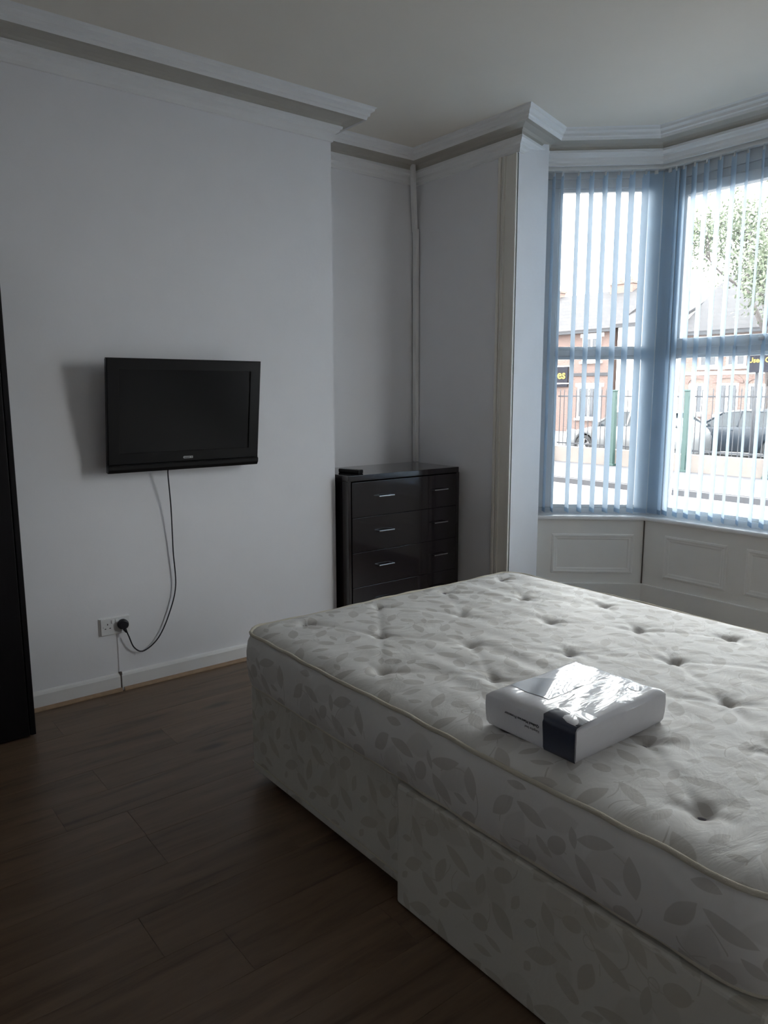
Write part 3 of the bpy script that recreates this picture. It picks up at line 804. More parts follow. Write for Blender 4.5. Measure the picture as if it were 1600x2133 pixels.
def pack_body():
    bm = B(); n = 26
    # rounded slab with a slightly pillowed, sagging top
    def prof_z(u, v):
        e = min(1 - abs(u), 1 - abs(v))
        return PH - 0.010 * math.exp(-e / 0.05) * 1.2 + 0.004 * math.cos(u * 2.1) * math.cos(v * 1.7) + 0.0016 * math.sin(u * 9 + v * 6)
    g = {}
    for i in range(n + 1):
        for j in range(n + 1):
            u = math.sin((i / n * 2 - 1) * PI / 2); v = math.sin((j / n * 2 - 1) * PI / 2)
            u = 0.5 * u + 0.5 * (i / n * 2 - 1); v = 0.5 * v + 0.5 * (j / n * 2 - 1)
            g[i, j] = bm.verts.new((u * hx, v * hy, prof_z(u, v)))
    for i in range(n):
        for j in range(n): bm.faces.new((g[i, j], g[i + 1, j], g[i + 1, j + 1], g[i, j + 1]))
    loop = [g[i, 0] for i in range(n)] + [g[n, j] for j in range(n)] + [g[i, n] for i in range(n, 0, -1)] + [g[0, j] for j in range(n, 0, -1)]
    prev = loop
    for (o, z) in ((0.003, 0.080), (0.004, 0.06), (0.003, 0.03), (0.001, 0.010), (-0.004, 0.0)):
        ring = [bm.verts.new((v.co.x * (1 + o / hx), v.co.y * (1 + o / hy), z)) for v in loop]
        for i in range(len(loop)):
            j = (i + 1) % len(loop); bm.faces.new((prev[j], prev[i], ring[i], ring[j]))
        prev = ring
    bm.faces.new(prev)
    return bm
body = obj('wrapped_body', pack_body(), M_WRAP, PK, smooth=True, local=True)
md = body.modifiers.new('b', 'EDGE_SPLIT'); md.split_angle = math.radians(50)
# navy band on the front end, folding up a little way onto the top
bm = B(); nb = 14
x0, x1 = 0.046, hx + 0.0005
rows = []
for k in range(nb + 1):
    t = k / nb
    if t < 0.7:
        z = 0.002 + (0.090 - 0.002) * (t / 0.7); y = -hy - 0.0052
        if z < 0.01: y += 0.004
    else:
        q = (t - 0.7) / 0.3; z = 0.0905 + 0.0065 * min(1, q * 2.0); y = -hy - 0.003 + 0.082 * q
    xa = x0 + 0.004 * math.cos(t * 3) + (0.030 * ((t - 0.7) / 0.3) ** 2 if t > 0.7 else (0.012 * ((t - 0.5) / 0.2) ** 3 if t > 0.5 else 0))
    rows.append([bm.verts.new((xa + (x1 - xa) * s / 6, y, z + (0.0 if t < 0.7 else 0.0022 * math.cos((xa + (x1 - xa) * s / 6) / hx * 2.1)))) for s in range(7)])
for k in range(nb):
    for s in range(6): bm.faces.new((rows[k][s], rows[k][s + 1], rows[k + 1][s + 1], rows[k + 1][s]))
obj('navy_band', bm, M_NAVY, PK, smooth=True, local=True, label='navy blue printed band')
text_mesh('Quilted Mattress Protector', 0.0102, M_INK, PK, (-0.022, -hy - 0.0047, 0.056), (PI / 2, PI, 0), 0.0004)
text_mesh('Kingsize bed', 0.0092, M_INK2, PK, (0.013, -hy - 0.0047, 0.043), (PI / 2, PI, 0), 0.0004)
# print on the top face: round seal and a small picture, following the curve of the wrap
def pack_top(x, y):
    u, v = x / hx, y / hy; e = min(1 - abs(u), 1 - abs(v))
    return PH - 0.010 * math.exp(-e / 0.05) * 1.2 + 0.004 * math.cos(u * 2.1) * math.cos(v * 1.7) + 0.0016 * math.sin(u * 9 + v * 6) + 0.0011
def patch(fn, n=10):
    bm = B(); g = [[None] * (n + 1) for _ in range(n + 1)]
    for a in range(n + 1):
        for b in range(n + 1):
            x, y = fn(a / n, b / n); g[a][b] = bm.verts.new((x, y, pack_top(x, y)))
    for a in range(n):
        for b in range(n): bm.faces.new((g[a][b], g[a + 1][b], g[a + 1][b + 1], g[a][b + 1]))
    bmesh.ops.remove_doubles(bm, verts=bm.verts[:], dist=1e-6)
    return bm
obj('printed_seal', patch(lambda a, b: (0.094 + 0.018 * a * math.cos(2 * PI * b), 0.125 + 0.018 * a * math.sin(2 * PI * b)), 16), M_NAVY, PK, smooth=True, local=True)
obj('printed_picture', patch(lambda a, b: (-0.125 + 0.13 * a, -0.12 + (0.10 + 0.05 * a) * b)), M_PRINT, PK, smooth=True, local=True)

# ------------------------------------------------------------------ television on the chimney breast
TV = root('television', (0.125, 1.574, 1.116), 'black flat-screen television mounted on the chimney breast wall', 'television')
tilt = math.atan2(0.07, 0.545)
def tvp(bm):
    # local: x out of the screen, y along the wall, z up; tilt the top outwards
    bm.transform(Matrix.Translation((0.090, 1.574, 1.116)) @ Matrix.Rotation(tilt, 4, 'Y'))
    return bm
Wt, Ht = 0.803, 0.548
def tvpart(nm, bm, m, par=None, **k): return obj(nm, tvp(bm), m, par or TV, **k)
bm = B()
ol = [(-Wt / 2, 0.040), (Wt / 2, 0.040), (Wt / 2, Ht), (-Wt / 2, Ht)]
il = [(-Wt / 2 + 0.052, 0.088), (Wt / 2 - 0.052, 0.088), (Wt / 2 - 0.052, Ht - 0.045), (-Wt / 2 + 0.052, Ht - 0.045)]
def rect(l, x, k=0.0):
    cy_, cz_ = 0.0, (l[0][1] + l[2][1]) / 2
    return [bm.verts.new((x, y - math.copysign(k, y - cy_), z - math.copysign(k, z - cz_))) for y, z in l]
loops = [rect(ol, -0.02), rect(ol, -0.004), rect(ol, 0.0, 0.004), rect(il, 0.0, -0.006), rect(il, -0.005), rect(il, -0.02)]
for p_, q_ in zip(loops, loops[1:]):
    for k in range(4):
        bm.faces.new((p_[k], p_[(k + 1) % 4], q_[(k + 1) % 4], q_[k]))
tvpart('bezel', bm, M_BLACKP)
tvpart('screen', boxm((-0.018, -Wt / 2 + 0.05, 0.086), (-0.006, Wt / 2 - 0.05, Ht - 0.043)), M_SCREEN)
bm = B(); prof = [(0.0, 0.040), (0.006, 0.034), (0.006, 0.018), (-0.004, 0.0), (-0.03, 0.0), (-0.03, 0.04)]
lo = [bm.verts.new((x, -Wt / 2 + 0.001, z)) for x, z in prof]; hi = [bm.verts.new((x, Wt / 2 - 0.001, z)) for x, z in prof]
for i in range(len(prof)):
    j = (i + 1) % len(prof); bm.faces.new((lo[i], lo[j], hi[j], hi[i]))
bm.faces.new(lo); bm.faces.new(hi[::-1])
tvpart('speaker_bar', bm, M_BLACKP)
bm = boxm((-0.045, -Wt / 2 + 0.004, 0.006), (-0.02, Wt / 2 - 0.004, Ht - 0.004), 0.006); tvpart('back_shell', bm, M_BLACKP)
bm = B(); pts = [(-0.026, 0.0), (-0.022, 0.0055), (0.026, 0.0055), (0.026, -0.0055), (-0.022, -0.0055)]
lo = [bm.verts.new((0.0, y, z + 0.062)) for y, z in pts]; hi = [bm.verts.new((0.003, y, z + 0.062)) for y, z in pts]
for i in range(5):
    j = (i + 1) % 5; bm.faces.new((lo[i], lo[j], hi[j], hi[i]))
bm.faces.new(hi); bm.faces.new(lo[::-1])
bd = tvpart('maker_badge', bm, M_GREYM, label='small silver badge under the screen')
tvpart('badge_line', boxm((0.003, -0.020, 0.0605), (0.0034, 0.010, 0.0635)), M_BLACKP, bd)
tvpart('badge_dot', boxm((0.003, 0.017, 0.060), (0.0034, 0.022, 0.064)), M_BLACKP, bd)
obj('wall_bracket', boxm((0.001, 1.40, 1.25), (0.075, 1.75, 1.50), 0.004), M_BLACKP, TV)

# power lead from the television to the socket
cab = smooth_path([(0.071, 1.477, 1.115), (0.064, 1.479, 1.08), (0.040, 1.496, 0.914), (0.022, 1.504, 0.686), (0.018, 1.510, 0.498), (0.016, 1.468, 0.354), (0.016, 1.404, 0.237), (0.018, 1.324, 0.184), (0.024, 1.273, 0.213), (0.032, 1.245, 0.282), (0.036, 1.234, 0.312)], 8)
CB = root('power_lead', (0.036, 1.234, 0.312), 'thin black power lead hanging from the television down to the plug', 'cable')
obj('flex', tube(B(), cab, 0.0034, 8), M_CABLE, CB, smooth=True)
# plug: domed three-pin plug with cord grip
bm = B(); pc = (1.224, 0.346)
outline = []
for k in range(20):
    a = -0.30 * PI + k * (1.6 * PI) / 19 
    outline.append((pc[0] + 0.0265 * math.cos(a), pc[1] + 0.0265 * math.sin(a)))
rings = []
for (d, s) in ((0.0105, 0.94), (0.012, 1.0), (0.028, 1.0), (0.034, 0.92), (0.037, 0.72)):
    rings.append([bm.verts.new((d, pc[0] + (y - pc[0]) * s, pc[1] + (z - pc[1]) * s)) for y, z in outline])
for k in range(len(rings) - 1):
    for i in range(20):
        j = (i + 1) % 20; bm.faces.new((rings[k][i], rings[k][j], rings[k + 1][j], rings[k + 1][i]))
bm.faces.new(rings[0][::-1]); bm.faces.new(rings[-1])
plug = obj('plug', bm, M_CABLE, CB)
obj('cord_grip', tube(B(), [(0.028, 1.226, 0.326), (0.032, 1.230, 0.316), (0.036, 1.2345, 0.305)], 0.008, 10, radii=[0.010, 0.008, 0.0045]), M_CABLE, plug, smooth=True)

# double wall socket on a surface box
SK = root('wall_socket', (0.0, 1.189, 0.300), 'white double wall socket with one plug in, low on the chimney wall', 'socket')
y0, y1, z0, z1 = 1.116, 1.262, 0.300, 0.386
obj('back_box', boxm((0.0, y0 - 0.006, z0 - 0.002), (0.004, y1, z1 + 0.002)), M_SOCK, SK)
obj('faceplate', boxm((0.0005, y0, z0), (0.0105, y1, z1), 0.003, 3), M_SOCK, SK)
for sy in (1.176, 1.196):
    sw = obj('switch', boxm((0.0105, sy - 0.007, 0.358), (0.014, sy + 0.007, 0.377), 0.0015), M_SOCK, SK)
for (py, pz, a, b) in ((1.150, 0.356, 0.002, 0.004), (1.1385, 0.335, 0.0035, 0.002), (1.1615, 0.335, 0.0035, 0.002)):
    obj('pin_slot', boxm((0.0100, py - a, pz - b), (0.0109, py + a, pz + b)), M_HOLE, SK)
obj('screw', tube(B(), [(0.0100, 1.128, 0.343), (0.0110, 1.128, 0.343)], 0.0025, 10), M_GREYM, SK)
setp(obj('surface_conduit', boxm((0.0, 1.196, 0.092), (0.003, 1.206, 0.300), 0.001), M_WALL), 'slim painted conduit running from the socket down to the skirting', 'conduit')

# ------------------------------------------------------------------ chest of drawers in the alcove
CH = root('chest_of_drawers', (-0.14, 3.03, 0), 'glossy black chest of drawers in the alcove with chrome handles', 'chest of drawers')
cx0, cx1, cy0, cy1, ct = -0.380, 0.100, 2.572, 3.487, 1.008
obj('top', boxm((cx0, cy0, ct - 0.036), (cx1, cy1 - 0.008, ct), 0.003), M_DARKWOOD, CH)
for (a, b) in ((cy0, cy0 + 0.022), (cy1 - 0.030, cy1)):
    obj('side_panel', boxm((cx0, a, 0), (cx1 - 0.004, b, ct - 0.036), 0.002), M_DARKWOOD, CH)
obj('back_panel', boxm((cx0, cy0 + 0.022, 0.03), (cx0 + 0.012, cy1 - 0.03, ct - 0.036)), M_DARKWOOD, CH)
obj('plinth', boxm((cx0 + 0.02, cy0 + 0.022, 0), (cx1 - 0.012, cy1 - 0.030, 0.07)), M_DARKWOOD, CH)
zt = ct - 0.042; dh = 0.2165
for k in range(4):
    z1 = zt - k * dh; z0 = z1 - dh + 0.002
    dr = obj('drawer', boxm((cx0 + 0.04, cy0 + 0.026, z0), (cx1, cy1 - 0.034, z1), 0.002), M_DARKWOOD, CH)
    zh = z1 - 0.094
    for yc in (2.845, 3.300):
        bm = B(); box(bm, (cx1 + 0.022, yc - 0.060, zh - 0.0035), (cx1 + 0.029, yc + 0.060, zh + 0.0035), 0.0015)
        for s in (-1, 1): box(bm, (cx1, yc + s * 0.056 - 0.004, zh - 0.0035), (cx1 + 0.024, yc + s * 0.056 + 0.004, zh + 0.0035), 0.001)
        obj('handle', bm, M_CHROME, dr)

# remote control on the chest
RM = root('remote_control', (-0.03, 2.70, ct), 'black remote control lying on the chest of drawers beside the chimney', 'remote control', rotz=math.radians(14))
bm = boxm((-0.10, -0.024, 0.0), (0.065, 0.024, 0.024), 0.006, 3); obj('case', bm, M_BLACKP, RM, local=True)
btn = None
for i in range(7):
    for j in range(3):
        if btn is None: btn = obj('button', boxm((-0.005, -0.0045, 0), (0.005, 0.0045, 0.002), 0.001, 1), M_GREYM, RM, local=True); o = btn
        else: o = again(btn, RM)
        o.location = (-0.085 + i * 0.018, -0.013 + j * 0.013, 0.024)

# ------------------------------------------------------------------ wardrobe
WD = root('wardrobe', (0.15, 0.2, 0), 'tall dark wooden wardrobe at the left edge beside the socket', 'wardrobe')
wx0, wx1, wy0, wy1, wz = 0.030, 0.300, -0.55, 0.722, 2.02
obj('carcass', boxm((wx0, wy0, 0.06), (wx1 - 0.02, wy1, wz), 0.003), M_WARD, WD)
obj('plinth', boxm((wx0, wy0 + 0.01, 0.0), (wx1 - 0.035, wy1 - 0.004, 0.06)), M_WARD, WD)
obj('top_board', boxm((wx0, wy0, wz), (wx1, wy1, wz + 0.02), 0.004), M_WARD, WD)
obj('side_stile', boxm((wx1 - 0.02, wy1 - 0.022, 0.012), (wx1 + 0.002, wy1, wz), 0.003), M_WARD, WD)
for (a, b, hy_) in ((wy0 + 0.003, 0.075, 0.045), (0.081, wy1 - 0.025, 0.115)):
    d = obj('door', boxm((wx1 - 0.018, a, 0.012), (wx1, b, wz - 0.004), 0.003), M_WARD, WD)
    obj('door_handle', boxm((wx1, hy_ - 0.006, 0.95), (wx1 + 0.025, hy_ + 0.006, 1.15), 0.004), M_CHROME, d)

# ------------------------------------------------------------------ cable trunking in the alcove corner
TK = root('corner_trunking', (-0.37, 3.495, 0.0), 'white cable trunking running up the alcove corner and bending at the cornice', 'trunking')
def strip(p, q, wd, dp):
    bm = B(); p, q = Vector(p), Vector(q); d = (q - p).normalized()
    sx = Vector((1, 0, 0)); sx = (sx - d * sx.dot(d)).normalized(); sy = d.cross(sx)
    vs = []
    for c in (p, q):
        for (a, b) in ((-1, -1), (1, -1), (1, 1), (-1, 1)): vs.append(bm.verts.new(c + sx * a * wd / 2 + sy * b * dp / 2))
    for f in ((0, 1, 2, 3), (7, 6, 5, 4), (0, 4, 5, 1), (1, 5, 6, 2), (2, 6, 7, 3), (3, 7, 4, 0)): bm.faces.new([vs[i] for i in f])
    bmesh.ops.bevel(bm, geom=bm.edges[:], offset=0.003, segments=2, affect='EDGES')
    return bm
obj('trunking_length', strip((-0.370, 3.502, 1.010), (-0.372, 3.498, 2.60), 0.036, 0.030), M_TRIM, TK)
obj('trunking_length', strip((-0.380, 3.495, 2.58), (-0.342, 3.44, 3.0), 0.036, 0.026), M_TRIM, TK)
# ------------------------------------------------------------------ vertical blinds
def make_slat_mesh():
    bm = B(); wd, z0, z1 = 0.089, 0.0, -2.150; rows = []
    zs = [0.0, -0.04, -0.5, -1.0, -1.6, -2.10, -2.15]
    for z in zs:
        rows.append([bm.verts.new((0.0022 * (1 - (s / 4) ** 2 * 1.0), s / 8 * wd, z)) for s in range(-4, 5)])
    for a in range(len(zs) - 1):
        for s in range(8): bm.faces.new((rows[a][s], rows[a][s + 1], rows[a + 1][s + 1], rows[a + 1][s]))
    return bm
SLAT_SRC = None; WEIGHT_SRC = None; HANG_SRC = None
def blind(i, off, slats, label, u0, u1):
    """slats: list of (u along the bay face, heading in degrees left of +y, lean)"""
    global SLAT_SRC, WEIGHT_SRC, HANG_SRC
    a, t, n, ln = frame_uv(i)
    R0 = root('vertical_blind', (a.x + t.x * ln / 2 + n.x * off, a.y + t.y * ln / 2 + n.y * off, SILL + 0.03), label, 'blind', 'vertical blinds in the bay')
    bm = B(); obox(bm, (a.x, a.y), (t.x, t.y), (n.x, n.y), (u0, off - 0.022, 2.865), (u1, off + 0.022, 2.895), 0.003)
    obj('head_rail', bm, M_PVCW, R0)
    for k, (u, az, lean) in enumerate(slats):
        p = a + t * u + n * off
        loc = Vector((p.x, p.y, 2.850)) - R0.location
        if SLAT_SRC is None: SLAT_SRC = obj('slat', make_slat_mesh(), M_SLAT, R0, smooth=True, local=True, recalc=False); o = SLAT_SRC
        else: o = again(SLAT_SRC, R0)
        o.location = loc; o.rotation_euler = (lean, 0, math.radians(az))
        if WEIGHT_SRC is None:
            WEIGHT_SRC = obj('bottom_weight', boxm((-0.0012, -0.043, -2.149), (0.0008, 0.043, -2.120)), M_SLAT, o, local=True); ww = WEIGHT_SRC
        else: ww = again(WEIGHT_SRC, o)
        if HANG_SRC is None:
            HANG_SRC = obj('hanger', boxm((-0.002, -0.012, -0.01), (0.002, 0.012, 0.02)), M_PVCW, o, local=True)
        else: again(HANG_SRC, o)
    return R0
a, t, n, ln = frame_uv(1)
def u_of(x, y): return (Vector((x, y)) - a).dot(t)
s1 = []
for (x, y), az in zip(((0.447, 3.939), (0.483, 3.978), (0.55, 4.052), (0.605, 4.113), (0.662, 4.175), (0.718, 4.238), (0.773, 4.297), (0.829, 4.359), (0.872, 4.405)),
                      (52, 50, 56, 57, 57, 58, 59, 62, 96)):
    s1.append((u_of(x, y), az, random.uniform(-.003, .003)))
blind(1, 0.04, s1, 'pale blue vertical blind over the narrow angled bay window', 0.0, 0.755)
s2 = [(0.945 - 0.92, 78, 0.0), (0.985 - 0.92, 58, 0.0), (1.035 - 0.92, 52, 0.0)]
for x, az in zip((1.107, 1.183, 1.267, 1.350, 1.429, 1.518, 1.597, 1.665), (49, 48, 47, 46, 38, 35, 40, 42)):
    s2.append((x - 0.92, az, random.uniform(-.003, .003)))
k = 1.745
while k < 2.64: s2.append((k - 0.92, 42 + random.uniform(-4, 4), random.uniform(-.003, .003))); k += 0.08
blind(2, 0.04, s2, 'pale blue vertical blind over the wide front bay window', -0.01, 1.77)
s3 = []
k = 0.06
while k < 0.70: s3.append((k, -42 + random.uniform(-4, 4), 0.0)); k += 0.08
blind(3, 0.04, s3, 'pale blue vertical blind over the right angled bay window', 0.0, 0.73)
# control cord with weight beside the left blind
CW = root('blind_cord', (0.452, 3.815, 0.955), 'blind control cord with dark knob and white weight by the reveal', 'blind cord')
obj('cord', tube(B(), [(0.452, 3.815, 1.00), (0.451, 3.817, 1.12), (0.448, 3.83, 1.8), (0.446, 3.85, 2.88)], 0.0014, 6), M_PVCW, CW)
obj('cord', tube(B(), [(0.446, 3.811, 1.00), (0.446, 3.813, 1.12), (0.444, 3.83, 1.8), (0.443, 3.85, 2.88)], 0.0014, 6), M_PVCW, CW)
bm = B(); bmesh.ops.create_uvsphere(bm, u_segments=12, v_segments=8, radius=0.013); bm.transform(Matrix.Translation((0.452, 3.813, 1.118)) @ Matrix.Diagonal((0.8, 0.8, 1.3, 1)))
obj('knob', bm, M_TUFT, CW, smooth=True)
obj('cord_weight', boxm((0.439, 3.806, 0.955), (0.459, 3.824, 1.028), 0.005, 3), M_PVCW, CW)

# ------------------------------------------------------------------ outdoors
GZ = -0.55
setp(obj('ground_road', boxm((-60, 4.75, -0.9), (40, 14.6, -0.68)), M_ASPH), 'pale grey road in front of the house', kind='structure')
setp(obj('ground_pavement', boxm((-60, 14.72, -0.9), (40, 18.2, GZ)), M_PAVE), 'grey pavement across the road', kind='structure')
ks = None
KB = setp(obj('ground_kerb', boxm((-60, 14.6, -0.9), (40, 14.72, -0.56)), M_KERB), 'kerb stones along the far pavement, coloured dark for their shaded face', kind='structure')
setp(obj('ground_car_park', boxm((-60, 18.2, -0.9), (40, 60, GZ - 0.005)), M_ASPH), 'grey car park behind the railings', kind='structure')
LW = setp(obj('low_wall', boxm((-30, 18.05, GZ - 0.005), (10, 18.35, GZ + 0.44)), M_LOWW), 'low pale stone wall under the railings across the road', 'wall')

# railings in bays between green posts
posts = [-15.3, -13.1, -10.95, -8.78, -6.62, -4.50, -2.35]
po = None
for k, px in enumerate(posts):
    R1 = root('railing_post', (px, 18.2 - 0.22, GZ), ['', '', '', 'green steel railing post in front of the silver car', 'green steel railing post in front of the dark car', 'green steel railing post in front of the white car', ''][k] or ['leftmost green steel railing post across the road', 'second green steel railing post from the left across the road', 'third green steel railing post from the left, beside the silver bonnet', '', '', '', 'green steel railing post at the far right of the wall'][k], 'post', 'green railing posts')
    obj('shaft', boxm((px - 0.06, 17.93, GZ), (px + 0.06, 18.05, GZ + 2.05), 0.01), M_GREEN, R1)
    obj('cap', boxm((px - 0.075, 17.915, GZ + 2.05), (px + 0.075, 18.065, GZ + 2.10), 0.01), M_GREEN, R1)
    obj('foot', boxm((px - 0.10, 17.91, GZ), (px + 0.10, 18.05, GZ + 0.06), 0.01), M_GREEN, R1)
barsrc = None
fl = ['railing panel at the far left behind the blind edge', 'iron railing panel left of the silver car', 'iron railing panel in front of the silver car bonnet', 'iron railing panel between the silver and dark cars', 'iron railing panel in front of the dark car', 'iron railing panel in front of the white car']
for k in range(len(posts) - 1):
    xa, xb = posts[k] + 0.06, posts[k + 1] - 0.06
    R1 = root('iron_railing', ((xa + xb) / 2, 18.2, GZ + 0.44), fl[k], 'railing', 'iron railing panels')
    obj('top_rail', boxm((xa, 18.185, GZ + 1.90), (xb, 18.215, GZ + 1.94)), M_IRON, R1)
    obj('bottom_rail', boxm((xa, 18.185, GZ + 0.52), (xb, 18.215, GZ + 0.56)), M_IRON, R1)
    nb = 14
    for q in range(nb):
        bx = xa + (q + 0.5) * (xb - xa) / nb - (xa + xb) / 2
        if barsrc is None:
            bm = B(); box(bm, (-0.008, -0.008, 0.02), (0.008, 0.008, 1.62))
            bmesh.ops.create_cone(bm, cap_ends=True, segments=6, radius1=0.02, radius2=0.0, depth=0.10, matrix=Matrix.Translation((0, 0, 1.66)))
            barsrc = obj('bar', bm, M_IRON, R1, local=True); o = barsrc
        else: o = again(barsrc, R1)
        o.location = (bx, 0, 0)

# cars
def wheel(parent, x, y, s, r=0.33):
    bm = B(); n = 28; prof = [(0.10, 0.66), (0.11, 0.92), (0.07, 1.0), (-0.07, 1.0), (-0.11, 0.92), (-0.10, 0.66)]
    rings = []
    for (d, k) in prof: rings.append([bm.verts.new((r * k * math.cos(2 * PI * i / n), d, r * k * math.sin(2 * PI * i / n))) for i in range(n)])
    for a in range(len(rings) - 1):
        for i in range(n): bm.faces.new((rings[a][i], rings[a][(i + 1) % n], rings[a + 1][(i + 1) % n], rings[a + 1][i]))
    t = obj('wheel', bm, M_TYRE, parent, smooth=True, local=True); t.location = (x, y, r)
    bm = B(); rr = r * 0.67
    for k in range(5):
        a = k * 2 * PI / 5 + 0.3
        for e in (-0.13, 0.13):
            p = [(0.05 * math.cos(a + e), 0.05 * math.sin(a + e)), (rr * 0.97 * math.cos(a + e * 0.9 - 0.05), rr * 0.97 * math.sin(a + e * 0.9 - 0.05)), (rr * 0.97 * math.cos(a + e * 0.9 + 0.12), rr * 0.97 * math.sin(a + e * 0.9 + 0.12)), (0.05 * math.cos(a + e + 0.5), 0.05 * math.sin(a + e + 0.5))]
            f0 = [bm.verts.new((u, s * 0.07, v)) for u, v in p]; f1 = [bm.verts.new((u, s * 0.09, v)) for u, v in p]
            bm.faces.new(f0); bm.faces.new(f1[::-1])
            for i in range(4): bm.faces.new((f0[i], f0[(i + 1) % 4], f1[(i + 1) % 4], f1[i]))
    circ = [(rr * math.cos(2 * PI * i / n), s * 0.085, rr * math.sin(2 * PI * i / n)) for i in range(n)]
    tube(bm, circ, 0.016, 6, closed=True)
    bmesh.ops.create_cone(bm, cap_ends=True, segments=14, radius1=0.065, radius2=0.065, depth=0.04, matrix=Matrix.Translation((0, s * 0.075, 0)) @ Matrix.Rotation(PI / 2, 4, 'X'))
    obj('rim', bm, M_RIM, t, local=True)
    bm = B(); bmesh.ops.create_cone(bm, cap_ends=True, segments=24, radius1=rr, radius2=rr, depth=0.02); bm.transform(Matrix.Translation((0, s * 0.02, 0)) @ Matrix.Rotation(PI / 2, 4, 'X'))
    obj('brake_disc', bm, M_TYRE, t, local=True)
    return t

def car(name, loc, rotz, paint, label, L=4.35, Wd=1.78, H=1.48, plate=None):
    """front of the car points to local -x; sides at +-y"""
    R1 = root(name, loc, label, 'car', None, rotz=rotz)
    hw = Wd / 2
    # body shell: stations along the length with an upper (belt) line and a lower line lifted over the wheels
    fx, rx = -L / 2 + 0.86, L / 2 - 0.80
    xs = [-L / 2 + L * k / 48 for k in range(49)]
    def belt(x):
        u = (x + L / 2) / L
        pts = [(0, 0.60), (0.03, 0.70), (0.10, 0.80), (0.24, 0.93), (0.30, 0.97), (0.70, 1.02), (0.92, 1.03), (0.97, 0.98), (1, 0.80)]
        for (a, b) in zip(pts, pts[1:]):
            if u <= b[0]: q = (u - a[0]) / (b[0] - a[0]); return a[1] + (b[1] - a[1]) * q
        return pts[-1][1]
    def low(x):
        z = 0.22
        for wx in (fx, rx):
            d = abs(x - wx)
            if d < 0.40: z = max(z, 0.30 + math.sqrt(0.40 ** 2 - d * d) * 0.98)
        return z
    def half(x):
        u = abs(2 * x / L); return hw * (1 - 0.16 * max(0, (u - 0.72) / 0.28) ** 2)
    bm = B(); rings = []
    for x in xs:
        b, lo_, h = belt(x), low(x), half(x)
        mid = (b + lo_) / 2
        half_pts = [(h * 0.90, lo_), (h * 0.985, lo_ + 0.03), (h, mid), (h * 0.985, b - 0.10), (h * 0.93, b - 0.03), (h * 0.82, b), (h * 0.4, b + 0.025)]
        ring = [(x, -y, z) for y, z in half_pts] + [(x, y, z) for y, z in half_pts[::-1]]
        rings.append([bm.verts.new(p) for p in ring])
    m_ = len(rings[0])
    for i in range(48):
        for q in range(m_ - 1): bm.faces.new((rings[i][q], rings[i][q + 1], rings[i + 1][q + 1], rings[i + 1][q]))
    bm.faces.new(rings[0][::-1]); bm.faces.new(rings[-1])
    obj('body_shell', bm, paint, R1, smooth=True, local=True)
    obj('underbody', boxm((-L / 2 + 0.15, -hw * 0.86, 0.20), (L / 2 - 0.15, hw * 0.86, 0.55), 0.03), M_TYRE, R1, local=True)
    # cabin: glass house and roof skin
    cab_pts = [(-L * 0.235, 0.955), (-L * 0.06, H - 0.07), (L * 0.10, H - 0.01), (L * 0.30, H - 0.05), (L * 0.455, 1.02)]
    def loft(pts, ya, yb, zoff=0.0):
        bm = B(); n = len(pts)
        A = [bm.verts.new((x, -(ya + (yb - ya) * min(1, max(0, (z - 0.96) / (H - 0.96)))), z + zoff)) for x, z in pts]
        C = [bm.verts.new((x, (ya + (yb - ya) * min(1, max(0, (z - 0.96) / (H - 0.96)))), z + zoff)) for x, z in pts]
        bm.faces.new(A); bm.faces.new(C[::-1])
        for i in range(n):
            j = (i + 1) % n; bm.faces.new((A[i], C[i], C[j], A[j]))
        return bm
    obj('cabin_glass', loft(cab_pts, hw * 0.90, hw * 0.70), M_CGLASS, R1, local=True)
    rp = cab_pts[1:4]
    bm = B(); nseg = 8
    top = []
    for (x, z) in [(-L * 0.07, H - 0.075), (-L * 0.02, H - 0.03), (L * 0.10, H + 0.01), (L * 0.22, H - 0.01), (L * 0.33, H - 0.06), (L * 0.35, H - 0.10)]:
        top.append([bm.verts.new((x, hw * 0.74 * (q / 4 - 1), z + 0.03 * (1 - (q / 4 - 1) ** 4) - (0.035 if q in (0, 8) else 0))) for q in range(9)])
    for i in range(len(top) - 1):
        for q in range(8): bm.faces.new((top[i][q], top[i][q + 1], top[i + 1][q + 1], top[i + 1][q]))
    obj('roof', bm, paint, R1, smooth=True, local=True)
    for s in (-1, 1):
        bm = B()
        for (p, q) in (((-L * 0.235, 0.955), (-L * 0.065, H - 0.075)), ((L * 0.05, 1.0), (L * 0.06, H - 0.03)), ((L * 0.455, 1.02), (L * 0.33, H - 0.07)), ((L * 0.27, 1.01), (L * 0.25, H - 0.05))):
            def W(c): k = min(1, max(0, (c[1] - 0.96) / (H - 0.96))); return (c[0], s * (hw * (0.905 - 0.2 * k)), c[1])
            tube(bm, [W(p), W(q)], 0.032, 6)
        obj('pillar', bm, paint, R1, local=True)
        bm = boxm((-L * 0.20, s * hw * 0.94 - 0.05, 0.98), (-L * 0.20 + 0.14, s * hw * 0.94 + 0.05 + (0.06 if s > 0 else -0.0), 1.11), 0.02); 
        bm.transform(Matrix.Translation((0, s * 0.08, 0)))
        obj('door_mirror', bm, paint, R1, local=True)
        bm = boxm((-L / 2 + 0.03, s * hw * 0.62 - 0.17, 0.66), (-L / 2 + 0.22, s * hw * 0.62 + 0.14, 0.80), 0.03); obj('headlamp', bm, M_LAMPG, R1, local=True)
        for wx in (fx, rx): wheel(R1, wx, s * (hw - 0.12), s)
        obj('door_handle', boxm((0.0, s * hw * 0.985 - 0.015, 0.86), (0.16, s * hw * 0.985 + 0.015, 0.89), 0.005), paint, R1, local=True)
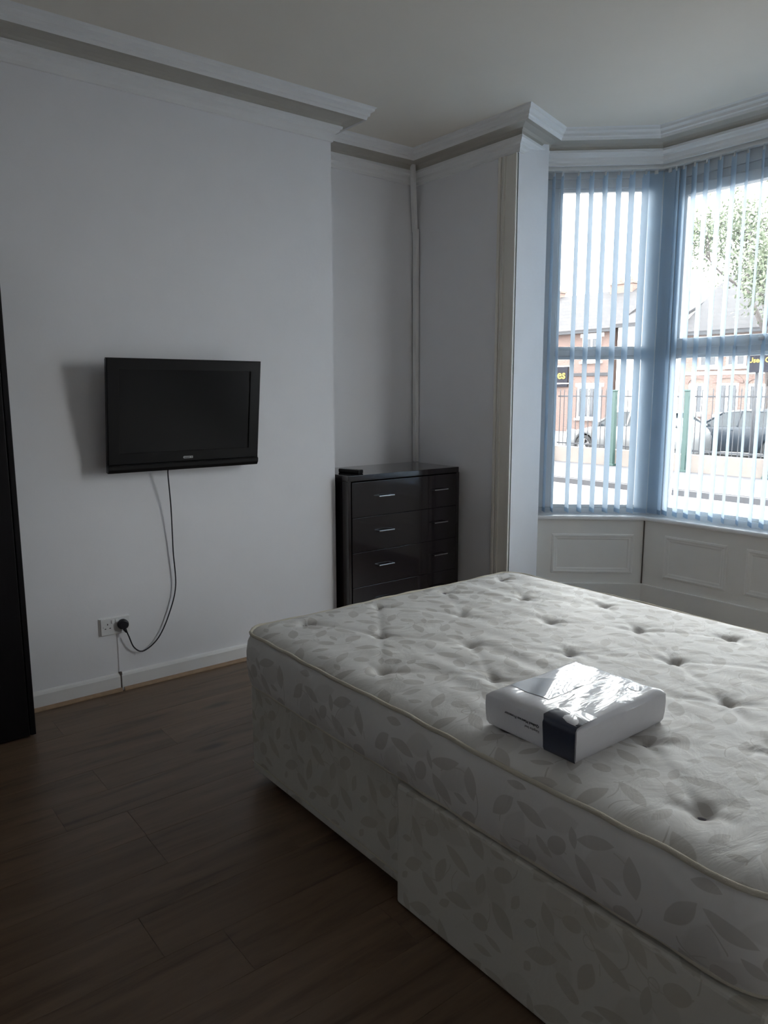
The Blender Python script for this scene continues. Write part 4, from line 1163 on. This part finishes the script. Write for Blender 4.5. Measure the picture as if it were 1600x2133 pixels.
    obj('grille', boxm((-L / 2 - 0.012, -hw * 0.42, 0.56), (-L / 2 + 0.10, hw * 0.42, 0.70), 0.01), M_TYRE, R1, local=True)
    obj('lower_intake', boxm((-L / 2 - 0.006, -hw * 0.70, 0.30), (-L / 2 + 0.10, hw * 0.70, 0.46), 0.01), M_TYRE, R1, local=True)
    np_ = obj('number_plate', boxm((-L / 2 - 0.022, -0.26, 0.42), (-L / 2 - 0.008, 0.26, 0.53)), M_PLATE, R1, local=True)
    if plate:
        text_mesh(plate, 0.10, M_INK, np_, (-L / 2 - 0.0225, 0, 0.475), (PI / 2, 0, -PI / 2), 0.001)
    return R1
car('parked_car', (-10.2, 21.2, GZ), 0.0, M_CSILV, 'silver car with alloy wheels parked behind the railings')
car('parked_car', (-7.9, 23.55, GZ), 0.0, M_CDARK, 'dark blue car parked behind the railings, between silver and white cars')
car('parked_car', (-4.65, 22.4, GZ), PI / 2, M_CWHITE, 'white car facing the road behind the railings', H=1.75, plate='B')

# houses across the road
def house(name, x0, x1, yf, depth, eaves, ridge, wallm, label, wins, over=0.2, chimneys=()):
    R1 = root(name, ((x0 + x1) / 2, yf, GZ), label, 'house')
    obj('wall', boxm((x0, yf, GZ), (x1, yf + depth, eaves)), wallm, R1)
    ym = yf + depth / 2
    def gable(xa, nm):
        bm = B(); pr = [(yf, eaves), (yf + depth, eaves), (ym, ridge - 0.1)]
        lo = [bm.verts.new((xa, y, z)) for y, z in pr]; hi = [bm.verts.new((xa + 0.25, y, z)) for y, z in pr]
        bm.faces.new(lo); bm.faces.new(hi[::-1])
        for i in range(3): bm.faces.new((lo[i], lo[(i + 1) % 3], hi[(i + 1) % 3], hi[i]))
        obj(nm, bm, wallm, R1)
    gable(x0, 'gable'); gable(x1 - 0.25, 'gable')
    for (ya, nm) in ((yf - 0.35, 'roof_slope'), (yf + depth + 0.35, 'roof_slope')):
        bm = B(); s = 0.12
        pr = [(ya, eaves - 0.10), (ya, eaves - 0.10 + s), (ym, ridge + s), (ym, ridge)]
        lo = [bm.verts.new((x0 - over, y, z)) for y, z in pr]; hi = [bm.verts.new((x1 + over, y, z)) for y, z in pr]
        bm.faces.new(lo); bm.faces.new(hi[::-1])
        for i in range(4): bm.faces.new((lo[i], lo[(i + 1) % 4], hi[(i + 1) % 4], hi[i]))
        obj(nm, bm, M_SLATE, R1)
    obj('gutter', boxm((x0 - over / 2, yf - 0.42, eaves - 0.16), (x1 + over / 2, yf - 0.30, eaves - 0.06)), M_IRON, R1)
    for (wa, wb, za, zb, arch) in wins:
        fr = B(); k = 0.09
        for p, q in (((wa, za), (wb, za + k)), ((wa, zb - k), (wb, zb)), ((wa, za + k), (wa + k, zb - k)), ((wb - k, za + k), (wb, zb - k)), (((wa + wb) / 2 - 0.05, za + k), ((wa + wb) / 2 + 0.05, zb - k))):
            box(fr, (p[0], yf - 0.05, p[1]), (q[0], yf + 0.02, q[1]))
        wo = obj('window', fr, M_WHITEW, R1)
        m2 = (wa + wb) / 2
        obj('pane', boxm((wa + k, yf - 0.02, za + k), (m2 - 0.05, yf - 0.005, zb - k)), M_HGLASS, wo)
        obj('pane', boxm((m2 + 0.05, yf - 0.02, za + k), (wb - k, yf - 0.005, zb - k)), M_HGLASS, wo)
        obj('sill', boxm((wa - 0.1, yf - 0.14, za - 0.10), (wb + 0.1, yf, za)), M_WHITEW, wo)
        if arch:
            bm = B(); n = 10; r0 = (wb - wa) / 2 + 0.05; q0 = []; q1 = []
            for i in range(n + 1):
                an = PI * i / n
                q0.append((m2 + math.cos(an) * r0, zb + math.sin(an) * 0.22)); q1.append((m2 + math.cos(an) * (r0 + 0.16), zb + 0.02 + math.sin(an) * 0.38))
            lo = [bm.verts.new((x, yf - 0.04, z)) for x, z in q0]; hi = [bm.verts.new((x, yf - 0.04, z)) for x, z in q1]
            lo2 = [bm.verts.new((x, yf, z)) for x, z in q0]; hi2 = [bm.verts.new((x, yf, z)) for x, z in q1]
            for i in range(n):
                bm.faces.new((lo[i], lo[i + 1], hi[i + 1], hi[i])); bm.faces.new((hi[i], hi[i + 1], hi2[i + 1], hi2[i])); bm.faces.new((lo[i + 1], lo[i], lo2[i], lo2[i + 1]))
            obj('arch', bm, M_BRICK, wo)
        else:
            obj('lintel', boxm((wa - 0.15, yf - 0.03, zb), (wb + 0.15, yf, zb + 0.18)), M_WHITEW, wo)
    for (cxm, cw) in chimneys:
        c = obj('chimney', boxm((cxm - cw / 2, ym - 0.4, ridge - 0.7), (cxm + cw / 2, ym + 0.4, ridge + 0.45), 0.02), M_BRICK2, R1)
        obj('chimney_cap', boxm((cxm - cw / 2 - 0.06, ym - 0.46, ridge + 0.36), (cxm + cw / 2 + 0.06, ym + 0.46, ridge + 0.47)), M_BRICK2, c)
        for q in (-0.25, 0.25):
            obj('chimney_pot', tube(B(), [(cxm + q * cw, ym, ridge + 0.45), (cxm + q * cw, ym, ridge + 0.75)], 0.14, 10, radii=[0.15, 0.12]), M_BRICK2, c)
    return R1
HA = house('brick_house', -27.0, -18.75, 32, 8, 4.55, 6.8, M_BRICK, 'red brick house with grey tiled roof seen through the left window',
      [(-24.6, -23.2, 2.9, 4.2, 0), (-20.5, -19.4, 2.45 + 0.55, 4.2, 0), (-24.6, -23.0, 0.2, 1.75, 0), (-20.7, -19.3, 0.15, 1.75, 0)], chimneys=((-20.9, 1.4), (-25.8, 1.2)))
obj('string_course', boxm((-27.0, 31.94, 2.28), (-18.75, 32.0, 2.44)), M_KERB, HA)
HBld = house('rendered_building', -18.54, -15.22, 32.1, 8, 4.7, 6.4, M_RENDER, 'white rendered building between the two brick houses', [(-17.6, -16.4, 0.2, 1.6, 0)], over=0.0)
HB = house('brick_house', -15.0, -4.0, 32, 8, 4.1, 6.9, M_BRICK2, 'orange brick house with arched windows behind the tree',
      [(-14.2, -13.35, 2.55, 3.7, 0), (-12.95, -12.1, 2.55, 3.7, 0), (-11.2, -10.3, 2.55, 3.7, 0), (-9.0, -8.0, 2.55, 3.7, 0), (-14.6, -13.9, 0.5, 1.85, 1), (-13.3, -12.35, 0.5, 1.85, 1), (-11.9, -11.2, -0.45, 1.8, 1), (-10.6, -9.6, 0.5, 1.85, 1), (-8.6, -7.6, 0.5, 1.85, 1)], chimneys=((-11.2, 1.5), (-5.6, 1.2)))
obj('string_course', boxm((-15.0, 31.95, 2.22), (-4.0, 32.0, 2.36)), M_RENDER, HB)

# sign boards
SG = root('shop_fascia', (-22.0, 31.9, 1.6), 'black fascia sign with yellow letters on the red brick house', 'sign')
obj('board', boxm((-25.6, 31.86, 1.75), (-21.3, 31.93, 2.25 + 0.55), 0.01), M_SIGN, SG)
obj('edge_strip', boxm((-25.65, 31.84, 2.78), (-21.25, 31.94, 2.84)), M_WHITEW, SG)
obj('edge_strip', boxm((-25.65, 31.84, 1.90), (-21.25, 31.94, 1.95)), M_WHITEW, SG)
text_mesh('Car Sales', 0.62, M_YELL, SG, (-21.42 + 22.0, 31.85 - 31.9, 2.36 - 1.6), (PI / 2, 0, 0), 0.006, 'RIGHT', bold=0.02)
SP = root('roadside_sign', (-6.75, 21.0, GZ), 'black sign board with yellow Used Cars lettering on a post', 'sign')
sp0 = (3.6974, 0.0)
obj('post', tube(B(), [(-6.16, 20.6, GZ), (-6.16, 20.6, 2.1)], 0.045, 10), M_IRON, SP, smooth=True)
obj('board', boxm((-6.42, 20.52, 2.00), (-5.30, 20.56, 2.60), 0.008), M_SIGN, SP)
text_mesh('Used Cars', 0.19, M_YELL, SP, (-6.38 + 6.75, 20.515 - 21.0, 2.32 - GZ), (PI / 2, 0, 0), 0.004, 'LEFT', bold=0.02)

# trees
def tree(name, base, h, spread, label, nleaf, seed, zc0):
    rd = random.Random(seed)
    R1 = root(name, base, label, 'tree')
    bm = B(); tips = []
    def branch(p, d, ln, r, lev):
        pts = [p]; q = p.copy(); dd = d.copy()
        for i in range(4):
            dd = (dd + Vector((rd.uniform(-.22, .22), rd.uniform(-.22, .22), rd.uniform(-.05, .15)))).normalized(); q = q + dd * ln / 4; pts.append(q.copy())
        tube(bm, pts, r, 6, radii=[r * (1 - 0.13 * i) for i in range(5)])
        if lev == 0: tips.extend(pts[1:]); return
        for i in range(3 if lev > 1 else 3):
            an = rd.uniform(0, 2 * PI); s = rd.uniform(0.5, 0.95)
            nd = (dd * 0.75 + Vector((math.cos(an) * s, math.sin(an) * s, rd.uniform(0.0, 0.5)))).normalized()
            branch(pts[rd.choice((2, 3, 4))], nd, ln * rd.uniform(0.62, 0.8), r * 0.55, lev - 1)
    branch(Vector((0, 0, 0)), Vector((0.03, 0, 1)), h * 0.42, 0.20, 4)
    obj('trunk_and_branches', bm, M_BARK, R1, smooth=True, local=True)
    vs = []; fs = []
    for k in range(nleaf):
        c = rd.choice(tips); c = c + Vector((rd.gauss(0, spread), rd.gauss(0, spread), rd.gauss(0, spread * 0.8)))
        s = rd.uniform(0.045, 0.10); u = Vector((rd.gauss(0, 1), rd.gauss(0, 1), rd.gauss(0, 1))).normalized(); v = u.orthogonal().normalized()
        i0 = len(vs); vs += [c - u * s, c + v * s * 0.5, c + u * s, c - v * s * 0.5]; fs.append((i0, i0 + 1, i0 + 2, i0 + 3))
    me = bpy.data.meshes.new('foliage'); me.from_pydata([tuple(v) for v in vs], [], fs); me.materials.append(M_LEAF)
    o = bpy.data.objects.new('foliage', me); COL.objects.link(o); o.parent = R1; o['kind'] = 'stuff'
    return R1
tree('street_tree', (-8.0, 25.6, GZ), 10.0, 0.42, 'tall leafy tree in front of the arched brick house', 13000, 3, 3)
tree('garden_tree', (-19.5, 44.0, GZ), 9.0, 0.35, 'small tree showing behind the roof of the red brick house', 2500, 5, 3)
